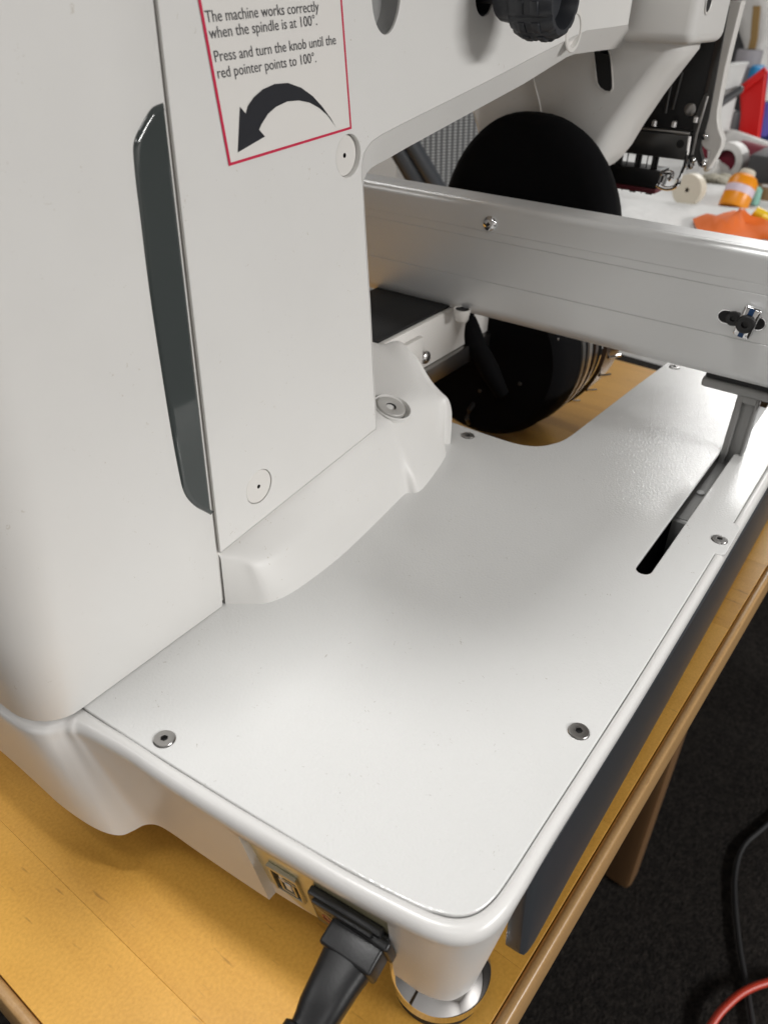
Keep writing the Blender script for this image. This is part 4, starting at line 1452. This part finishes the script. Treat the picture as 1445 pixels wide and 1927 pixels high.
o = tag(from_bm('thread_tangle', bm, M['tangle'], None, 60), 'tangle of grey beige thread between the cream spool and orange bottle', 'thread')
o['kind'] = 'stuff'
bm = bmesh.new()
add_box(bm, (2.82, -0.30, 0.002), (2.95, 1.25, 0.30), 0.01, 2)
tag(from_bm('storage_box', bm, M['charcoal'], None), 'long dark storage box along the back of the side table', 'box')
bm = bmesh.new()
c = bgx(1432, 205, 2.6)
add_box(bm, (2.58, c.y - 0.08, 0.002), (2.66, c.y + 0.03, c.z), 0.01, 2)
tag(from_bm('navy_pouch', bm, M['navy'], None), 'navy blue pouch showing to the right of the red holder', 'pouch')

# more clutter at the back of the side table
def roll(name, u, v, x, r_, h_, mt, label, cat, axis=(0, 0, 1), cap=None, group=None):
    c_ = bgx(u, v, x)
    t_ = thing(name, label, cat, c_, group)
    lathe('roll_body', [(0.0, -h_), (r_ * 0.94, -h_), (r_, -h_ * 0.9), (r_ * 0.97, 0.0), (r_, h_ * 0.9), (r_ * 0.94, h_), (0.0, h_)], c_, mt, t_, axis, 24)
    lathe('roll_end', [(0.0, h_ * 1.02), (r_ * 0.45, h_ * 1.03), (r_ * 0.45, h_ * 0.98), (0.0, h_ * 0.98)], c_, cap or M['charcoal'], t_, axis, 20)
    return t_


sack('crimson_fabric', 2.9, ((1380, -50, 1500), (1376, -20, 1500), (1382, 0, 1490), (1396, 12, 1470), (1410, 16, 1440), (1412, 60, 1440)), 0.05, mat('crimson_fabric', (0.30, 0.006, 0.05), 0.85, bump=(60, 0.6, 0.006)), 'bunched crimson fabric behind the top of the white sack', 'fabric')
roll('paper_tube', 1440, 284, 2.20, 0.022, 0.11, M['bag'], 'white paper tube lying behind the charcoal case', 'tube', (-0.35, -0.9, -0.12))
roll('grey_spool', 1404, 128, 2.62, 0.034, 0.045, mat('grey_thread', (0.30, 0.29, 0.31), 0.7), 'grey thread spool standing in front of the white sack', 'spool')
roll('violet_spool', 1431, 222, 2.50, 0.030, 0.040, mat('violet_thread', (0.07, 0.06, 0.32), 0.7), 'violet thread spool beside the red holder', 'spool')
roll('black_spool', 1364, 250, 2.45, 0.030, 0.055, M['charcoal'], 'black thread spool standing behind the white frame hook', 'spool', (0, 0, 1), M['bag'])
roll('white_spool', 1344, 322, 2.0, 0.024, 0.022, M['bag'], 'white thread spool behind the cream spool on the sheet', 'spool', (-0.6, 0.5, 0.4), M['tan'])
roll('brown_jar', 1438, 372, 1.92, 0.028, 0.024, mat('brown_jar', (0.20, 0.12, 0.05), 0.3), 'small brown jar with pale lid right of the teal vial', 'jar', (0, 0, 1), M['bag'])

# ------------------------------------------------------------------ mesh backed office chair seen through the gap under the arm
CXP = 1.02
M['mesh'] = mat('grey_woven_mesh', (0.16, 0.165, 0.17), 0.45, 0.2)
nt = M['mesh'].node_tree
tc = nt.nodes.new('ShaderNodeTexCoord')
wv = nt.nodes.new('ShaderNodeTexWave')
wv.bands_direction = 'Z'
wv.inputs['Scale'].default_value = 75
wv.inputs['Distortion'].default_value = 0.3
wv2 = nt.nodes.new('ShaderNodeTexWave')
wv2.bands_direction = 'Y'
wv2.inputs['Scale'].default_value = 75
mu = nt.nodes.new('ShaderNodeMath')
mu.operation = 'MULTIPLY'
rp = nt.nodes.new('ShaderNodeMix')
rp.data_type = 'RGBA'
rp.inputs[6].default_value = (0.05, 0.052, 0.055, 1)
rp.inputs[7].default_value = (0.42, 0.43, 0.43, 1)
for n in (wv, wv2):
    nt.links.new(tc.outputs['Object'], n.inputs['Vector'])
nt.links.new(wv.outputs['Fac'], mu.inputs[0])
nt.links.new(wv2.outputs['Fac'], mu.inputs[1])
nt.links.new(mu.outputs[0], rp.inputs[0])
nt.links.new(rp.outputs[2], nt.nodes['Principled BSDF'].inputs['Base Color'])
pm_ = bgx(820, 280, CXP)
ch = thing('office_chair', 'office chair with grey mesh back seen through the gap under the arm', 'chair', (CXP + 0.2, pm_.y, ZF))
bm = bmesh.new()
rows = []
for i in range(9):
    z = -0.22 + 0.56 * i / 8
    rows.append([(CXP + 0.03 * math.sin(i / 8 * 3.0) + 0.34 * j / 8, pm_.y + 0.052 - 0.17 * j / 8, z) for j in range(9)])
add_loft(bm, rows)
from_bm('mesh_back', bm, M['mesh'], ch, 60)
e0, e1 = bgx(778, 275, CXP - 0.03), bgx(822, 350, CXP - 0.03)
d_ = (e1 - e0)
for off, r_, nm in ((0.0, 0.011, 'back_frame'), (0.030, 0.014, 'back_frame')):
    bm = bmesh.new()
    add_tube(bm, [e0 - d_ * 0.8 + Vector((0, off, 0)), e0 + Vector((0, off, 0)), e1 + Vector((0, off, 0)), e1 + d_ * 2.6 + Vector((0.02, off, 0))], r_, 12)
    from_bm(nm, bm, M['dark'], ch)
box('seat', (CXP + 0.02, pm_.y - 0.30, -0.30), (CXP + 0.42, pm_.y + 0.14, -0.23), M['charcoal'], ch, 0.02, 3)
bm = bmesh.new()
add_tube(bm, [(CXP + 0.22, pm_.y - 0.08, -0.30), (CXP + 0.22, pm_.y - 0.08, ZF + 0.08)], 0.025, 14)
from_bm('chair_column', bm, M['charcoal'], ch)
for k in range(5):
    a = 2 * math.pi * k / 5
    bm = bmesh.new()
    add_tube(bm, [(CXP + 0.22, pm_.y - 0.08, ZF + 0.09), (CXP + 0.22 + 0.24 * math.cos(a), pm_.y - 0.08 + 0.24 * math.sin(a), ZF + 0.045)], [0.022, 0.014], 10)
    from_bm('chair_leg', bm, M['charcoal'], ch)
c = bgx(716, 322, 1.25)
bm = bmesh.new()
add_box(bm, (1.25, c.y - 0.035, ZF + 0.001), (1.50, c.y + 0.30, 0.27), 0.01, 2)
tag(from_bm('white_cabinet', bm, M['white_clean'], None), 'white cabinet glimpsed left of the mesh chair under the arm', 'cabinet')
